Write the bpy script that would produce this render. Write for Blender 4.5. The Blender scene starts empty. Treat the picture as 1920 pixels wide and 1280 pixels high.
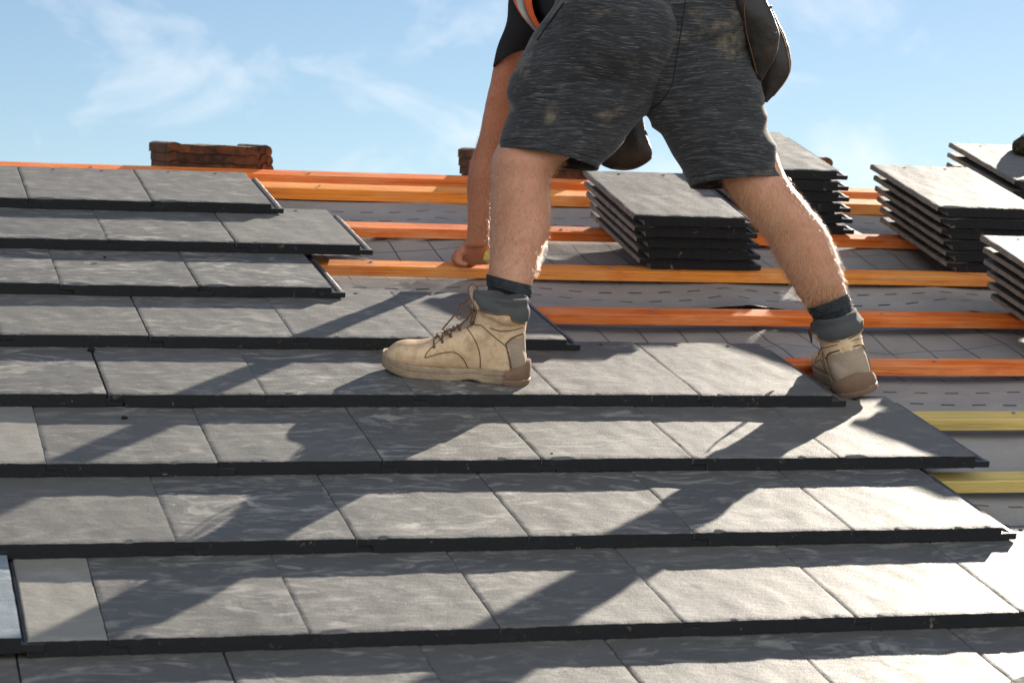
import bpy, bmesh, math, random
from mathutils import Vector, Matrix, noise
from mathutils.bvhtree import BVHTree
random.seed(7)
S = bpy.context.scene
COL = S.collection
R_ = math.radians

# ------------------------------------------------------------------ frames
# roof frame: u along the courses, v up the slope, n out of the tile noses' plane
PITCH = R_(21.144)
BASE_Z = 4.6
MR = Matrix.Translation((0, 0, BASE_Z)) @ Matrix.Rotation(PITCH, 4, 'X')
F = 4120.58
CX, CY = 960.0, 640.0
CAM_R = ((0.95785, -0.26813, 0.10366), (0.0081, -0.33531, -0.94208), (0.28731616, 0.90315, -0.319003))
CC = Vector((0.64655559, -2.92215916, 1.49969783))
CR, CD, CF = (Vector(a).normalized() for a in CAM_R)
CD = CF.cross(CR).normalized(); CR = CD.cross(CF).normalized()

def at(x, y, depth):                       # photo pixel + metres from the camera -> roof frame
    return CC + (CR * ((x - CX) / F) + CD * ((y - CY) / F) + CF) * depth
def W(p):                                  # roof frame -> world
    return MR @ Vector(p)
def atw(x, y, depth): return W(at(x, y, depth))
MR3 = MR.to_3x3()
WR, WD, WF = MR3 @ CR, MR3 @ CD, MR3 @ CF

# ------------------------------------------------------------------ camera
cam = bpy.data.cameras.new('camera'); camo = bpy.data.objects.new('camera', cam); COL.objects.link(camo)
m3 = Matrix((WR, -WD, -WF)).transposed()
camo.matrix_world = Matrix.Translation(W(CC)) @ m3.to_4x4()
cam.sensor_fit = 'HORIZONTAL'; cam.sensor_width = 36.0; cam.lens = 36.0 * F / 1920.0
cam.clip_start = 0.05; cam.clip_end = 3000
cam.dof.use_dof = True; cam.dof.focus_distance = 4.62; cam.dof.aperture_fstop = 9.0
S.camera = camo

# ------------------------------------------------------------------ sun and sky
SUN_D = (MR3 @ Vector((-0.628, -0.766, -0.127))).normalized()     # direction the light travels
sun = bpy.data.lights.new('sun', 'SUN'); suno = bpy.data.objects.new('sun', sun); COL.objects.link(suno)
sun.energy = 5.0; sun.angle = R_(0.55); sun.color = (1.0, 0.90, 0.76)
suno.rotation_euler = SUN_D.to_track_quat('-Z', 'Y').to_euler(); suno.location = (20, 20, 20)
elev = math.asin(-SUN_D.z)
w = bpy.data.worlds.new('World'); S.world = w; w.use_nodes = True
nt = w.node_tree; nt.nodes.clear()
out = nt.nodes.new('ShaderNodeOutputWorld'); bg = nt.nodes.new('ShaderNodeBackground')
sky = nt.nodes.new('ShaderNodeTexSky'); sky.sky_type = 'NISHITA'; sky.sun_disc = False
sky.sun_elevation = elev; sky.sun_rotation = math.atan2(-SUN_D.x, -SUN_D.y)
sky.air_density = 0.9; sky.dust_density = 0.05; sky.ozone_density = 2.0
tc = nt.nodes.new('ShaderNodeTexCoord')
mp = nt.nodes.new('ShaderNodeMapping'); mp.inputs['Scale'].default_value = (1.0, 1.0, 1.9)
mp.inputs['Location'].default_value = (0.35, 0.1, 0.22)
n1 = nt.nodes.new('ShaderNodeTexNoise'); n1.inputs['Scale'].default_value = 10.5; n1.inputs['Detail'].default_value = 9; n1.inputs['Roughness'].default_value = 0.58; n1.inputs['Distortion'].default_value = 0.5
r1 = nt.nodes.new('ShaderNodeMapRange'); r1.inputs['From Min'].default_value = 0.48; r1.inputs['From Max'].default_value = 0.68
r1.inputs['To Min'].default_value = 0.0; r1.inputs['To Max'].default_value = 0.68
mx = nt.nodes.new('ShaderNodeMix'); mx.data_type = 'RGBA'; next(q for q in mx.inputs if q.identifier=='B_Color').default_value = (8.0, 8.2, 8.4, 1)
L = nt.links.new
L(tc.outputs['Generated'], mp.inputs['Vector']); L(mp.outputs['Vector'], n1.inputs['Vector'])
L(n1.outputs['Fac'], r1.inputs['Value'])
# haze and wispy cloud thin out with height
sp = nt.nodes.new('ShaderNodeSeparateXYZ'); L(tc.outputs['Generated'], sp.inputs[0])
r2 = nt.nodes.new('ShaderNodeMapRange'); r2.inputs['From Min'].default_value = 0.0; r2.inputs['From Max'].default_value = 0.55; r2.inputs['To Min'].default_value = 1.0; r2.inputs['To Max'].default_value = 0.05
L(sp.outputs[2], r2.inputs['Value'])
mu = nt.nodes.new('ShaderNodeMath'); mu.operation = 'MULTIPLY'; L(r1.outputs['Result'], mu.inputs[0]); L(r2.outputs['Result'], mu.inputs[1])
# unseen bright cloud bank added behind the camera to fill the shaded sides
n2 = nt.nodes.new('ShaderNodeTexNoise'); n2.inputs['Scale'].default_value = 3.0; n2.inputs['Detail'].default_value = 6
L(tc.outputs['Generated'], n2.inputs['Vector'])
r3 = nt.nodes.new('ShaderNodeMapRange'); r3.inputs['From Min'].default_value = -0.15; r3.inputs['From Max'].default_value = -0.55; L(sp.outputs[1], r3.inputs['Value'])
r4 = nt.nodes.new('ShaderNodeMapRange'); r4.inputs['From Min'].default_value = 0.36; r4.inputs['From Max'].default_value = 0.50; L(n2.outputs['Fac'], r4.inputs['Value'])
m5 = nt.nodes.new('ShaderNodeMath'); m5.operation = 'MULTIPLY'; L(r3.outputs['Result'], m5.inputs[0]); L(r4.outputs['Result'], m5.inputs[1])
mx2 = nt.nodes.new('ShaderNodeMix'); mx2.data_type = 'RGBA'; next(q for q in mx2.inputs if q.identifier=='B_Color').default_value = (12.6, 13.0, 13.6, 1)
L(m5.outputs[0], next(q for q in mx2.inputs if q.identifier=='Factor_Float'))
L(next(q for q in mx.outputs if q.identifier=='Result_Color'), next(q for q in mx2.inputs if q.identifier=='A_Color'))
L(mu.outputs[0], next(q for q in mx.inputs if q.identifier=='Factor_Float'))
sm_ = nt.nodes.new('ShaderNodeMix'); sm_.data_type = 'RGBA'; sm_.blend_type = 'MULTIPLY'
sq = {q.identifier: q for q in sm_.inputs}; sq['Factor_Float'].default_value = 1.0; sq['B_Color'].default_value = (0.80, 0.775, 0.75, 1)
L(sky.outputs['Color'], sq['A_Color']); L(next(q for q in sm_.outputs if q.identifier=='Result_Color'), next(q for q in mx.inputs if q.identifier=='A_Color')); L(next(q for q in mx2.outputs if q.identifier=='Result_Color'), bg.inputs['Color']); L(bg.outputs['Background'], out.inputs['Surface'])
bg.inputs['Strength'].default_value = 0.05
vs = S.view_settings; S.display_settings.display_device = 'sRGB'
vs.view_transform = 'Standard'; vs.look = 'None'; vs.gamma = 1.0; vs.exposure = 1.48; vs.use_curve_mapping = False
S.cycles.max_bounces = 8

# ------------------------------------------------------------------ helpers
def tag(o, label=None, cat=None, group=None, kind=None):
    if label: o['label'] = label
    if cat: o['category'] = cat
    if group: o['group'] = group
    if kind: o['kind'] = kind
    return o
def link(name, me, mats=(), parent=None, mw=None):
    o = bpy.data.objects.new(name, me); COL.objects.link(o)
    if me is not None:
        for m in (mats if isinstance(mats, (list, tuple)) else [mats]): me.materials.append(m)
    if mw is not None: o.matrix_world = mw
    if parent is not None:
        o.parent = parent
        if mw is not None:
            o.matrix_parent_inverse = parent.matrix_basis.inverted(); o.matrix_basis = mw
    return o
def smooth(me, ang=None):
    for p in me.polygons: p.use_smooth = True
    if ang:
        me.set_sharp_from_angle(angle=R_(ang))
    return me
def mesh_of(bm, name='mesh', sm=True, ang=None):
    bmesh.ops.recalc_face_normals(bm, faces=bm.faces)
    me = bpy.data.meshes.new(name); bm.to_mesh(me); bm.free()
    if sm: smooth(me, ang)
    return me
def rebase(o):                              # world-space mesh: move origin to its lower middle
    me = o.data
    xs = [v.co for v in me.vertices]
    c = Vector((sum(p.x for p in xs)/len(xs), sum(p.y for p in xs)/len(xs), min(p.z for p in xs)))
    me.transform(Matrix.Translation(-c)); o.location = c
    return o
def bm_box(bm, a, b, mi=0):
    vs_ = [bm.verts.new((x, y, z)) for x in (a[0], b[0]) for y in (a[1], b[1]) for z in (a[2], b[2])]
    for f in ((0,1,3,2),(4,6,7,5),(0,4,5,1),(2,3,7,6),(0,2,6,4),(1,5,7,3)):
        fc = bm.faces.new([vs_[i] for i in f]); fc.material_index = mi
    return vs_
def catmull(P, n):
    out_ = []
    for i in range(len(P)-1):
        p0 = P[max(i-1, 0)]; p1 = P[i]; p2 = P[i+1]; p3 = P[min(i+2, len(P)-1)]
        for k in range(n):
            t = k/n
            out_.append([0.5*((2*b)+(-a+c)*t+(2*a-5*b+4*c-d)*t*t+(-a+3*b-3*c+d)*t**3) for a, b, c, d in zip(p0, p1, p2, p3)])
    out_.append(list(P[-1])); return out_
def loft(bm, rings, closed_ends=True, mi=0):
    prev = None; first = None
    for r in rings:
        cur = [bm.verts.new(p) for p in r]
        if prev:
            for i in range(len(cur)):
                j = (i+1) % len(cur)
                bm.faces.new((prev[i], prev[j], cur[j], cur[i])).material_index = mi
        else: first = cur
        prev = cur
    if closed_ends:
        bm.faces.new(first[::-1]).material_index = mi; bm.faces.new(prev).material_index = mi
def img_rings(R, n=5, seg=28, grow=0.0):
    # each ring: left px, right px, depth, thickness ratio, rise of the near edge (share of half width)
    RR = catmull([list(r) + [0.0]*(7-len(r)) for r in R], n)
    out_ = []
    for xl, yl, xr, yr, d, k, tl in RR:
        a = (atw(xr, yr, d) - atw(xl, yl, d)) * 0.5; c = (atw(xr, yr, d) + atw(xl, yl, d)) * 0.5
        h = a.length; an = a/h; h += grow
        b = (WF * 1.0 + WD * tl).normalized()
        out_.append([c + an*h*math.cos(t) + b*(h*k)*math.sin(t) for t in [2*math.pi*i/seg for i in range(seg)]])
    return out_
def tube(bm, pts, r, seg=8, r_end=None, mi=0, flat=1.0, nrm=None):
    pts = [Vector(p) for p in pts]; rings = []
    up = Vector((0.13, 0.21, 0.97)); last = None
    for i, p in enumerate(pts):
        t = (pts[min(i+1, len(pts)-1)] - pts[max(i-1, 0)]).normalized()
        x = last - t*last.dot(t) if last is not None else t.orthogonal()
        if nrm is not None: x = Vector(nrm) - t*Vector(nrm).dot(t)
        x.normalize(); last = x; y = t.cross(x)
        rr = r if r_end is None else r + (r_end-r)*i/(len(pts)-1)
        rings.append([p + x*rr*flat*math.cos(a) + y*rr*math.sin(a) for a in [2*math.pi*k/seg for k in range(seg)]])
    loft(bm, rings, True, mi)
def evaluated(bm_or_me, mods, name='tmp'):
    me = bm_or_me if isinstance(bm_or_me, bpy.types.Mesh) else mesh_of(bm_or_me, name)
    o = bpy.data.objects.new(name, me); COL.objects.link(o)
    for typ, kw in mods:
        m = o.modifiers.new('m', typ)
        for k, v in kw.items(): setattr(m, k, v)
    dg = bpy.context.evaluated_depsgraph_get(); dg.update()
    res = bpy.data.meshes.new_from_object(o.evaluated_get(dg))
    bpy.data.objects.remove(o); 
    return smooth(res)
def fuse(bm, voxel, it=6, fac=0.5):
    return evaluated(bm, [('REMESH', dict(mode='VOXEL', voxel_size=voxel)), ('SMOOTH', dict(factor=fac, iterations=it))])
def bvh(me): 
    return BVHTree.FromPolygons([v.co.copy() for v in me.vertices], [tuple(p.vertices) for p in me.polygons])
def cast(tree, x, y, lift=0.0):             # photo pixel -> first hit on a world-space surface
    o = W(CC); d = (atw(x, y, 1.0) - o).normalized()
    h = tree.ray_cast(o, d)
    return None if h[0] is None else h[0] + h[1]*lift

# ------------------------------------------------------------------ materials
def sk(node, name, outp=False):
    idn = {'Factor': 'Factor_Float', 'A': 'A_Color', 'B': 'B_Color', 'Result': 'Result_Color'}[name]
    return next(q for q in (node.outputs if outp else node.inputs) if q.identifier == idn)
class NT:
    def __init__(s, name):
        s.m = bpy.data.materials.new(name); s.m.use_nodes = True; s.t = s.m.node_tree
        s.b = s.t.nodes['Principled BSDF']; s.c = s.n('ShaderNodeTexCoord'); s.oi = s.n('ShaderNodeObjectInfo')
    def n(s, t, **kw):
        x = s.t.nodes.new(t)
        for k, v in kw.items(): setattr(x, k, v)
        return x
    def l(s, a, b): s.t.links.new(a, b)
    def vec(s, scale=(1,1,1), src='Object', rnd=0.0, rot=(0,0,0)):
        mp = s.n('ShaderNodeMapping'); mp.inputs['Scale'].default_value = scale; mp.inputs['Rotation'].default_value = rot
        s.l(s.c.outputs[src], mp.inputs['Vector'])
        if rnd:
            mu = s.n('ShaderNodeMath', operation='MULTIPLY'); mu.inputs[1].default_value = rnd
            s.l(s.oi.outputs['Random'], mu.inputs[0]); s.l(mu.outputs[0], mp.inputs['Location'])
        return mp.outputs['Vector']
    def noise(s, vec, scale=5, detail=4, rough=0.55, dist=0.0):
        x = s.n('ShaderNodeTexNoise'); x.inputs['Scale'].default_value = scale; x.inputs['Detail'].default_value = detail
        x.inputs['Roughness'].default_value = rough; x.inputs['Distortion'].default_value = dist
        s.l(vec, x.inputs['Vector']); return x.outputs['Fac']
    def rng(s, v, a, b, c=0.0, d=1.0):
        x = s.n('ShaderNodeMapRange'); 
        for k, q in zip(('From Min','From Max','To Min','To Max'), (a,b,c,d)): x.inputs[k].default_value = q
        s.l(v, x.inputs['Value']); return x.outputs['Result']
    def mix(s, f, a, b, mode='MIX'):
        x = s.n('ShaderNodeMix', data_type='RGBA', blend_type=mode)
        for k, q in (('Factor', f), ('A', a), ('B', b)):
            if isinstance(q, (int, float)): sk(x, k).default_value = q if k == 'Factor' else (q, q, q, 1)
            elif isinstance(q, tuple): sk(x, k).default_value = (*q, 1) if len(q) == 3 else q
            else: s.l(q, sk(x, k))
        return sk(x, 'Result', True)
    def math(s, op, a, b=None, c=None):
        x = s.n('ShaderNodeMath', operation=op)
        for i, q in enumerate((a, b, c)):
            if q is None: continue
            if isinstance(q, (int, float)): x.inputs[i].default_value = q
            else: s.l(q, x.inputs[i])
        return x.outputs[0]
    def sep(s, v):
        x = s.n('ShaderNodeSeparateXYZ'); s.l(v, x.inputs[0]); return x.outputs
    def bump(s, h, dist=0.002, st=1.0, prev=None):
        x = s.n('ShaderNodeBump'); x.inputs['Distance'].default_value = dist; x.inputs['Strength'].default_value = st
        s.l(h, x.inputs['Height'])
        if prev is not None: s.l(prev, x.inputs['Normal'])
        return x.outputs['Normal']
    def done(s, col=None, rough=None, normal=None, spec=None, **kw):
        b = s.b
        for k, q in (('Base Color', col), ('Roughness', rough), ('Normal', normal), ('Specular IOR Level', spec), *kw.items()):
            if q is None: continue
            k = k.replace('_', ' ')
            if isinstance(q, (int, float)): b.inputs[k].default_value = q
            elif isinstance(q, tuple): b.inputs[k].default_value = (*q, 1) if len(q) == 3 and b.inputs[k].type == 'RGBA' else q
            else: s.l(q, b.inputs[k])
        return s.m

def mat_tile(name, base, light, dusty=0.5):
    t = NT(name)
    v = t.vec(rnd=37.0)
    va = t.vec(scale=(1, 2.6, 1), rnd=37.0)
    z = t.sep(t.c.outputs['Normal'])[2]
    top = t.rng(z, 0.4, 0.8)
    big = t.noise(va, 3.5, 3, 0.5, 0.4)
    sw = t.noise(va, 9, 7, 0.65, 1.6)                       # swirls of cement bloom
    grain = t.noise(v, 420, 3, 0.6)
    grain2 = t.noise(v, 110, 4, 0.7)
    c = t.mix(t.rng(big, 0.3, 0.7), base, tuple(q*1.35 for q in base))
    c = t.mix(t.math('MULTIPLY', t.rng(sw, 0.52, 0.72), dusty), c, light)
    c = t.mix(t.rng(grain, 0.35, 0.7, 0.0, 0.35), c, tuple(q*0.45 for q in base))
    pores = t.noise(v, 240, 3, 0.7)
    c = t.mix(t.rng(pores, 0.66, 0.72, 0, 0.8), c, (0.012, 0.012, 0.013))
    sm = t.noise(t.vec(scale=(1, 2.0, 1), rnd=53.0), 5.5, 8, 0.62, 2.6)
    patch = t.math('MULTIPLY', t.rng(sm, 0.55, 0.63), t.rng(t.noise(t.vec(scale=(1.2, 1.6, 1), rnd=71.0), 4.0, 2), 0.47, 0.60))
    c = t.mix(t.math('MULTIPLY', patch, t.rng(t.oi.outputs['Random'], 0.0, 0.7, 0.5, 0.1)), c, tuple(min(1, q*1.7) for q in light))
    spk = t.math('MULTIPLY', t.rng(grain2, 0.60, 0.68), t.rng(t.oi.outputs['Random'], 0.55, 0.9, 0.0, 1.0))
    c = t.mix(t.math('MULTIPLY', spk, 0.8), c, (0.02, 0.02, 0.022))
    # per tile tone
    c = t.mix(t.rng(t.oi.outputs['Random'], 0, 1, 0.0, 0.55), c, tuple(q*k for q, k in zip(base, (1.75, 1.68, 1.55))))
    # cut / cast edges: near black with cream flecks of bare concrete
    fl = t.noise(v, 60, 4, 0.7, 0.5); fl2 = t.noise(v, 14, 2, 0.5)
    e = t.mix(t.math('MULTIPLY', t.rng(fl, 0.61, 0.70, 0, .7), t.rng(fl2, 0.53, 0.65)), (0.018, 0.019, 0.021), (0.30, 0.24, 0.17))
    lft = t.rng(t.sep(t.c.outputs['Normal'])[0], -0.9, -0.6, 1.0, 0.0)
    e = t.mix(lft, e, t.mix(t.rng(fl, 0.4, 0.6), (0.20, 0.17, 0.14), (0.28, 0.25, 0.21)))  # left faces painted pale tan, reflected light put into the colour
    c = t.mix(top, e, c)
    und = t.noise(t.vec(scale=(1, 1.0, 1), rnd=37.0, rot=(0, 0, 0.5)), 13, 3, 0.5, 0.6)
    h1 = t.bump(und, 0.008, 0.15)
    h2 = t.bump(t.noise(va, 45, 5, 0.6), 0.0018, 0.42, h1)
    h3 = t.bump(t.math('ADD', grain, pores), 0.0010, 0.38, h2)
    rough = t.mix(top, 0.9, t.rng(sw, 0.4, 0.75, 0.58, 0.70))
    return t.done(c, rough, h3, t.mix(top, 0.15, 0.64))
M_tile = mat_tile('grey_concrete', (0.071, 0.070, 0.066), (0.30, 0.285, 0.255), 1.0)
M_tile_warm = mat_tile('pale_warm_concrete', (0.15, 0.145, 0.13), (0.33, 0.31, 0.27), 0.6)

def mat_rib():
    t = NT('interlock_rib'); v = t.vec(rnd=9)
    c = t.mix(t.rng(t.noise(v, 30, 4), 0.5, 0.62), (0.055, 0.06, 0.066), (0.10, 0.09, 0.08))
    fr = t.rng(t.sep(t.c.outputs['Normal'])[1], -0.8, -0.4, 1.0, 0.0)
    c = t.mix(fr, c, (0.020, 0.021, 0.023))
    return t.done(c, t.mix(fr, 0.45, 0.95), t.bump(t.noise(v, 200, 2), 0.0006), t.mix(fr, 0.6, 0.15))
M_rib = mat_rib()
def mat_hole():
    t = NT('nail_hole_dark'); return t.done((0.006, 0.006, 0.007), 0.95, None, 0.05)
M_hole = mat_hole()
def mat_wood(name, a, b, dark, knot=True):
    t = NT(name)
    v = t.vec(scale=(1.2, 22, 22), rnd=21.0)
    g = t.noise(v, 3.0, 6, 0.6, 0.9)
    c = t.mix(t.rng(g, 0.3, 0.7), a, b)
    ln = t.noise(t.vec(scale=(1.0, 70, 70), rnd=31.0), 3.0, 4, 0.65, 0.5)
    c = t.mix(t.rng(ln, 0.52, 0.64, 0, 0.55), c, tuple(q*0.6 for q in dark))
    c = t.mix(t.rng(t.noise(t.vec(scale=(1.6, 9, 9), rnd=41.0), 2.0, 5, 0.65), 0.46, 0.72, 0, 0.5), c, (0.76, 0.46, 0.23))
    st = t.noise(t.vec(scale=(2.5, 6, 6), rnd=11.0), 2.2, 4, 0.6)
    c = t.mix(t.rng(st, 0.52, 0.75, 0, 0.65), c, dark)
    vor = t.n('ShaderNodeTexVoronoi'); vor.inputs['Scale'].default_value = 1.0
    t.l(t.vec(scale=(2.3, 7, 7), rnd=5.0), vor.inputs['Vector'])
    c = t.mix(t.rng(vor.outputs['Distance'], 0.05, 0.13, 0.85 if knot else 0.4, 0.0), c, tuple(q*0.35 for q in dark))
    fine = t.noise(t.vec(scale=(8, 160, 160)), 3, 3)
    return t.done(c, 0.62, t.bump(t.math('ADD', g, fine), 0.0022, 0.8), 0.25)
M_orange = mat_wood('orange_treated_timber', (0.80, 0.21, 0.03), (0.66, 0.13, 0.018), (0.40, 0.05, 0.012))
M_orange2 = mat_wood('amber_treated_timber', (0.84, 0.32, 0.045), (0.72, 0.22, 0.03), (0.48, 0.09, 0.02))
M_yellow = mat_wood('yellow_treated_timber', (0.60, 0.47, 0.17), (0.52, 0.39, 0.11), (0.42, 0.29, 0.08), False)

def mat_underlay():
    t = NT('grey_breather_membrane')
    x, y, z = t.sep(t.c.outputs['Object'])        # object coordinates: x along courses, y up the slope
    wv = t.noise(t.vec(scale=(1,1,1)), 3.0, 2)
    yw = t.math('ADD', y, t.math('MULTIPLY', t.math('SUBTRACT', wv, 0.5), 0.012))
    xw = t.math('ADD', x, t.math('MULTIPLY', t.math('SUBTRACT', wv, 0.5), 0.03))
    def band(lo, hi): return t.math('MULTIPLY', t.math('GREATER_THAN', y, lo), t.math('LESS_THAN', y, hi))
    # printed cutting grid
    fx = t.math('ABSOLUTE', t.math('SUBTRACT', t.math('FRACT', t.math('DIVIDE', t.math('ADD', xw, t.math('MULTIPLY', yw, 0.10)), 0.1)), 0.5))
    gx = t.math('GREATER_THAN', fx, 0.483)
    fy = t.math('ABSOLUTE', t.math('SUBTRACT', t.math('FRACT', t.math('DIVIDE', yw, 0.1)), 0.5))
    gy = t.math('GREATER_THAN', fy, 0.487)
    grid = t.math('MULTIPLY', t.math('MAXIMUM', gx, gy), t.math('MAXIMUM', band(2.03, 2.36), band(1.37, 1.72)))
    # two rows of dashes along each lap
    def dash(v0, off):
        on = t.math('LESS_THAN', t.math('ABSOLUTE', t.math('SUBTRACT', yw, v0)), 0.0030)
        ph = t.math('LESS_THAN', t.math('FRACT', t.math('DIVIDE', t.math('ADD', x, off), 0.078)), 0.44)
        return t.math('MULTIPLY', on, ph)
    dd = None
    for v0, off in ((1.985, 0), (1.935, 0.04), (1.297, 0.01), (1.235, 0.05), (1.175, 0.02)):
        q = dash(v0, off); dd = q if dd is None else t.math('MAXIMUM', dd, q)
    rd = None
    for v0, off in ((2.638, 0), (2.578, 0.04), (0.66, 0.03)):
        q = dash(v0, off); rd = q if rd is None else t.math('MAXIMUM', rd, q)
    dirt = t.noise(t.vec(scale=(1, 2, 1)), 6, 6, 0.6, 0.4)
    c = t.mix(t.rng(dirt, 0.3, 0.7), (0.215, 0.208, 0.200), (0.29, 0.28, 0.265))
    c = t.mix(t.math('MAXIMUM', grid, dd), c, (0.035, 0.04, 0.05))
    c = t.mix(rd, c, (0.13, 0.06, 0.06))
    h = t.bump(t.noise(t.vec(), 9, 5, 0.6, 0.8), 0.006, 0.5)
    h = t.bump(t.noise(t.vec(), 500, 2, 0.6), 0.0006, 0.6, h)
    return t.done(c, 0.62, h, 0.4)
M_under = mat_underlay()

def mat_oldtile():
    t = NT('weathered_clay'); v = t.vec(rnd=13)
    c = t.mix(t.rng(t.noise(v, 12, 5, 0.6), 0.35, 0.62), (0.035, 0.021, 0.014), (0.17, 0.062, 0.026))
    c = t.mix(t.rng(t.noise(v, 30, 5, 0.7), 0.50, 0.66), c, (0.03, 0.026, 0.022))
    z = t.sep(t.c.outputs['Normal'])[2]
    c = t.mix(t.math('MULTIPLY', t.rng(z, 0.5, 0.8), t.rng(t.noise(v, 55, 4), 0.4, 0.6)), c, (0.09, 0.095, 0.085))
    return t.done(c, 0.9, t.bump(t.noise(v, 90, 5, 0.7), 0.003), 0.2)
M_old = mat_oldtile()
def mat_moss():
    t = NT('mossy_clay'); v = t.vec()
    c = t.mix(t.rng(t.noise(v, 40, 5, 0.7), 0.4, 0.6), (0.018, 0.014, 0.010), (0.085, 0.07, 0.03))
    return t.done(c, 0.95, t.bump(t.noise(v, 120, 5, 0.7), 0.006), 0.1)
M_moss = mat_moss()

def mat_skin(name, a, b, red):
    t = NT(name); v = t.vec()
    c = t.mix(t.rng(t.noise(v, 14, 5, 0.6), 0.3, 0.7), a, b)
    c = t.mix(t.rng(t.noise(v, 45, 4, 0.6), 0.52, 0.72, 0, 0.5), c, red)
    c = t.mix(t.rng(t.noise(v, 160, 2, 0.5), 0.70, 0.76, 0, 0.75), c, (0.12, 0.045, 0.025))
    st = t.noise(t.vec(scale=(1, 1, .28)), 330, 3, 0.65)
    c = t.mix(t.rng(st, 0.50, 0.66, 0, 0.42), c, tuple(q*0.45 for q in b))
    c = t.mix(t.rng(t.noise(v, 5, 3, 0.5), 0.4, 0.65, 0, 0.35), c, tuple(q*0.72 for q in red))
    h = t.bump(st, 0.0010, 0.6, t.bump(t.noise(v, 26, 4, .6), 0.006, 0.45))
    return t.done(c, 0.48, h, 0.45, Subsurface_Weight=0.12, Subsurface_Radius=(0.010, 0.0035, 0.0018), Subsurface_Scale=1.0)
M_skin = mat_skin('skin', (0.53, 0.29, 0.18), (0.46, 0.225, 0.13), (0.50, 0.18, 0.10))
def mat_plain(name, col, rough=0.8, bumpd=0.001, sc=200, var=0.6, spec=0.3):
    t = NT(name); v = t.vec()
    c = t.mix(t.rng(t.noise(v, 12, 5, 0.6), 0.3, 0.7), col, tuple(q*var for q in col))
    return t.done(c, rough, t.bump(t.noise(v, sc, 4, 0.6), bumpd), spec)
M_skin_tan = mat_skin('sunburnt_skin', (0.48, 0.205, 0.115), (0.40, 0.15, 0.08), (0.47, 0.13, 0.07))
M_hair = mat_plain('brown_hair', (0.10, 0.05, 0.025), 0.5)
def mat_bodyhair():
    t = NT('body_hair'); return t.done((0.52, 0.30, 0.16), 0.35, None, 0.6, Transmission_Weight=0.0)
M_bhair = mat_bodyhair()

def mat_shorts():
    t = NT('heather_charcoal_knit')
    gc = t.c.outputs['Object']
    wob = t.noise(t.vec(), 2.4, 2, 0.5)
    x = t.n('ShaderNodeVectorMath', operation='ADD')
    cb = t.n('ShaderNodeCombineXYZ'); t.l(t.math('MULTIPLY', wob, 0.10), cb.inputs[2]); t.l(gc, x.inputs[0]); t.l(cb.outputs[0], x.inputs[1])
    mp = t.n('ShaderNodeMapping'); mp.inputs['Scale'].default_value = (14, 14, 300); mp.inputs['Rotation'].default_value = (0, R_(-7), 0); t.l(x.outputs[0], mp.inputs['Vector'])
    st = t.noise(mp.outputs[0], 1.0, 3, 0.6, 0.3)
    mp2 = t.n('ShaderNodeMapping'); mp2.inputs['Scale'].default_value = (30, 30, 700); mp2.inputs['Rotation'].default_value = (0, R_(-7), 0); t.l(x.outputs[0], mp2.inputs['Vector'])
    st2 = t.noise(mp2.outputs[0], 1.0, 2, 0.6)
    c = t.mix(t.rng(st, 0.48, 0.75), (0.018, 0.019, 0.021), (0.060, 0.061, 0.063))
    c = t.mix(t.rng(st2, 0.58, 0.74, 0, 0.8), c, (0.18, 0.182, 0.185))
    mud = t.math('MULTIPLY', t.rng(t.noise(t.vec(), 9, 3, 0.55), 0.57, 0.66), t.rng(t.noise(t.vec(), 40, 5, 0.7), 0.40, 0.62))
    c = t.mix(t.math('MULTIPLY', mud, 0.42), c, (0.24, 0.195, 0.12))
    h = t.bump(st2, 0.0006, 0.6, t.bump(t.noise(t.vec(), 22, 4, 0.6, 0.5), 0.005, 0.35))
    return t.done(c, 0.88, h, 0.2, Sheen_Weight=0.15, Sheen_Roughness=0.5)
M_shorts = mat_shorts()
M_black_cloth = mat_plain('black_cotton', (0.018, 0.019, 0.022), 0.9, 0.003, 30)
M_orange_vest = mat_plain('hi_vis_orange', (0.85, 0.13, 0.02), 0.7, 0.001, 400, 0.9)
M_reflect = mat_plain('grey_reflective_tape', (0.25, 0.26, 0.27), 0.35, 0.0006, 600, 0.85, 0.6)
def mat_sock():
    t = NT('ribbed_charcoal_sock'); v = t.vec()
    c = t.mix(t.rng(t.noise(v, 60, 5, 0.6), 0.3, 0.7), (0.022, 0.026, 0.03), (0.05, 0.055, 0.06))
    return t.done(c, 0.95, t.bump(t.noise(v, 300, 3, 0.6), 0.002), 0.15)
M_sock = mat_sock()
def mat_nubuck():
    t = NT('tan_nubuck'); v = t.vec()
    c = t.mix(t.rng(t.noise(v, 9, 5, 0.6, 0.5), 0.32, 0.68), (0.64, 0.49, 0.32), (0.53, 0.36, 0.21))
    c = t.mix(t.rng(t.noise(v, 20, 6, 0.65), 0.50, 0.72, 0, 0.7), c, (0.66, 0.52, 0.34))
    c = t.mix(t.rng(t.noise(v, 60, 6, 0.75), 0.52, 0.70, 0, 0.6), c, (0.26, 0.15, 0.075))
    c = t.mix(t.math('MULTIPLY', t.rng(t.noise(v, 13, 5, 0.7, 0.6), 0.50, 0.62), 0.45), c, (0.30, 0.20, 0.12))
    z = t.sep(t.c.outputs['Object'])
    h = t.bump(t.noise(v, 30, 4, 0.6, 0.8), 0.004, 0.5, t.bump(t.noise(v, 400, 2), 0.0006))
    return t.done(c, 0.78, h, 0.3)
M_nubuck = mat_nubuck()
M_padding = mat_plain('grey_padded_collar', (0.080, 0.082, 0.084), 0.85, 0.0012, 500, 0.7)
M_suede = mat_plain('grey_tan_suede', (0.34, 0.27, 0.20), 0.9, 0.002, 160, 0.75)
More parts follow.
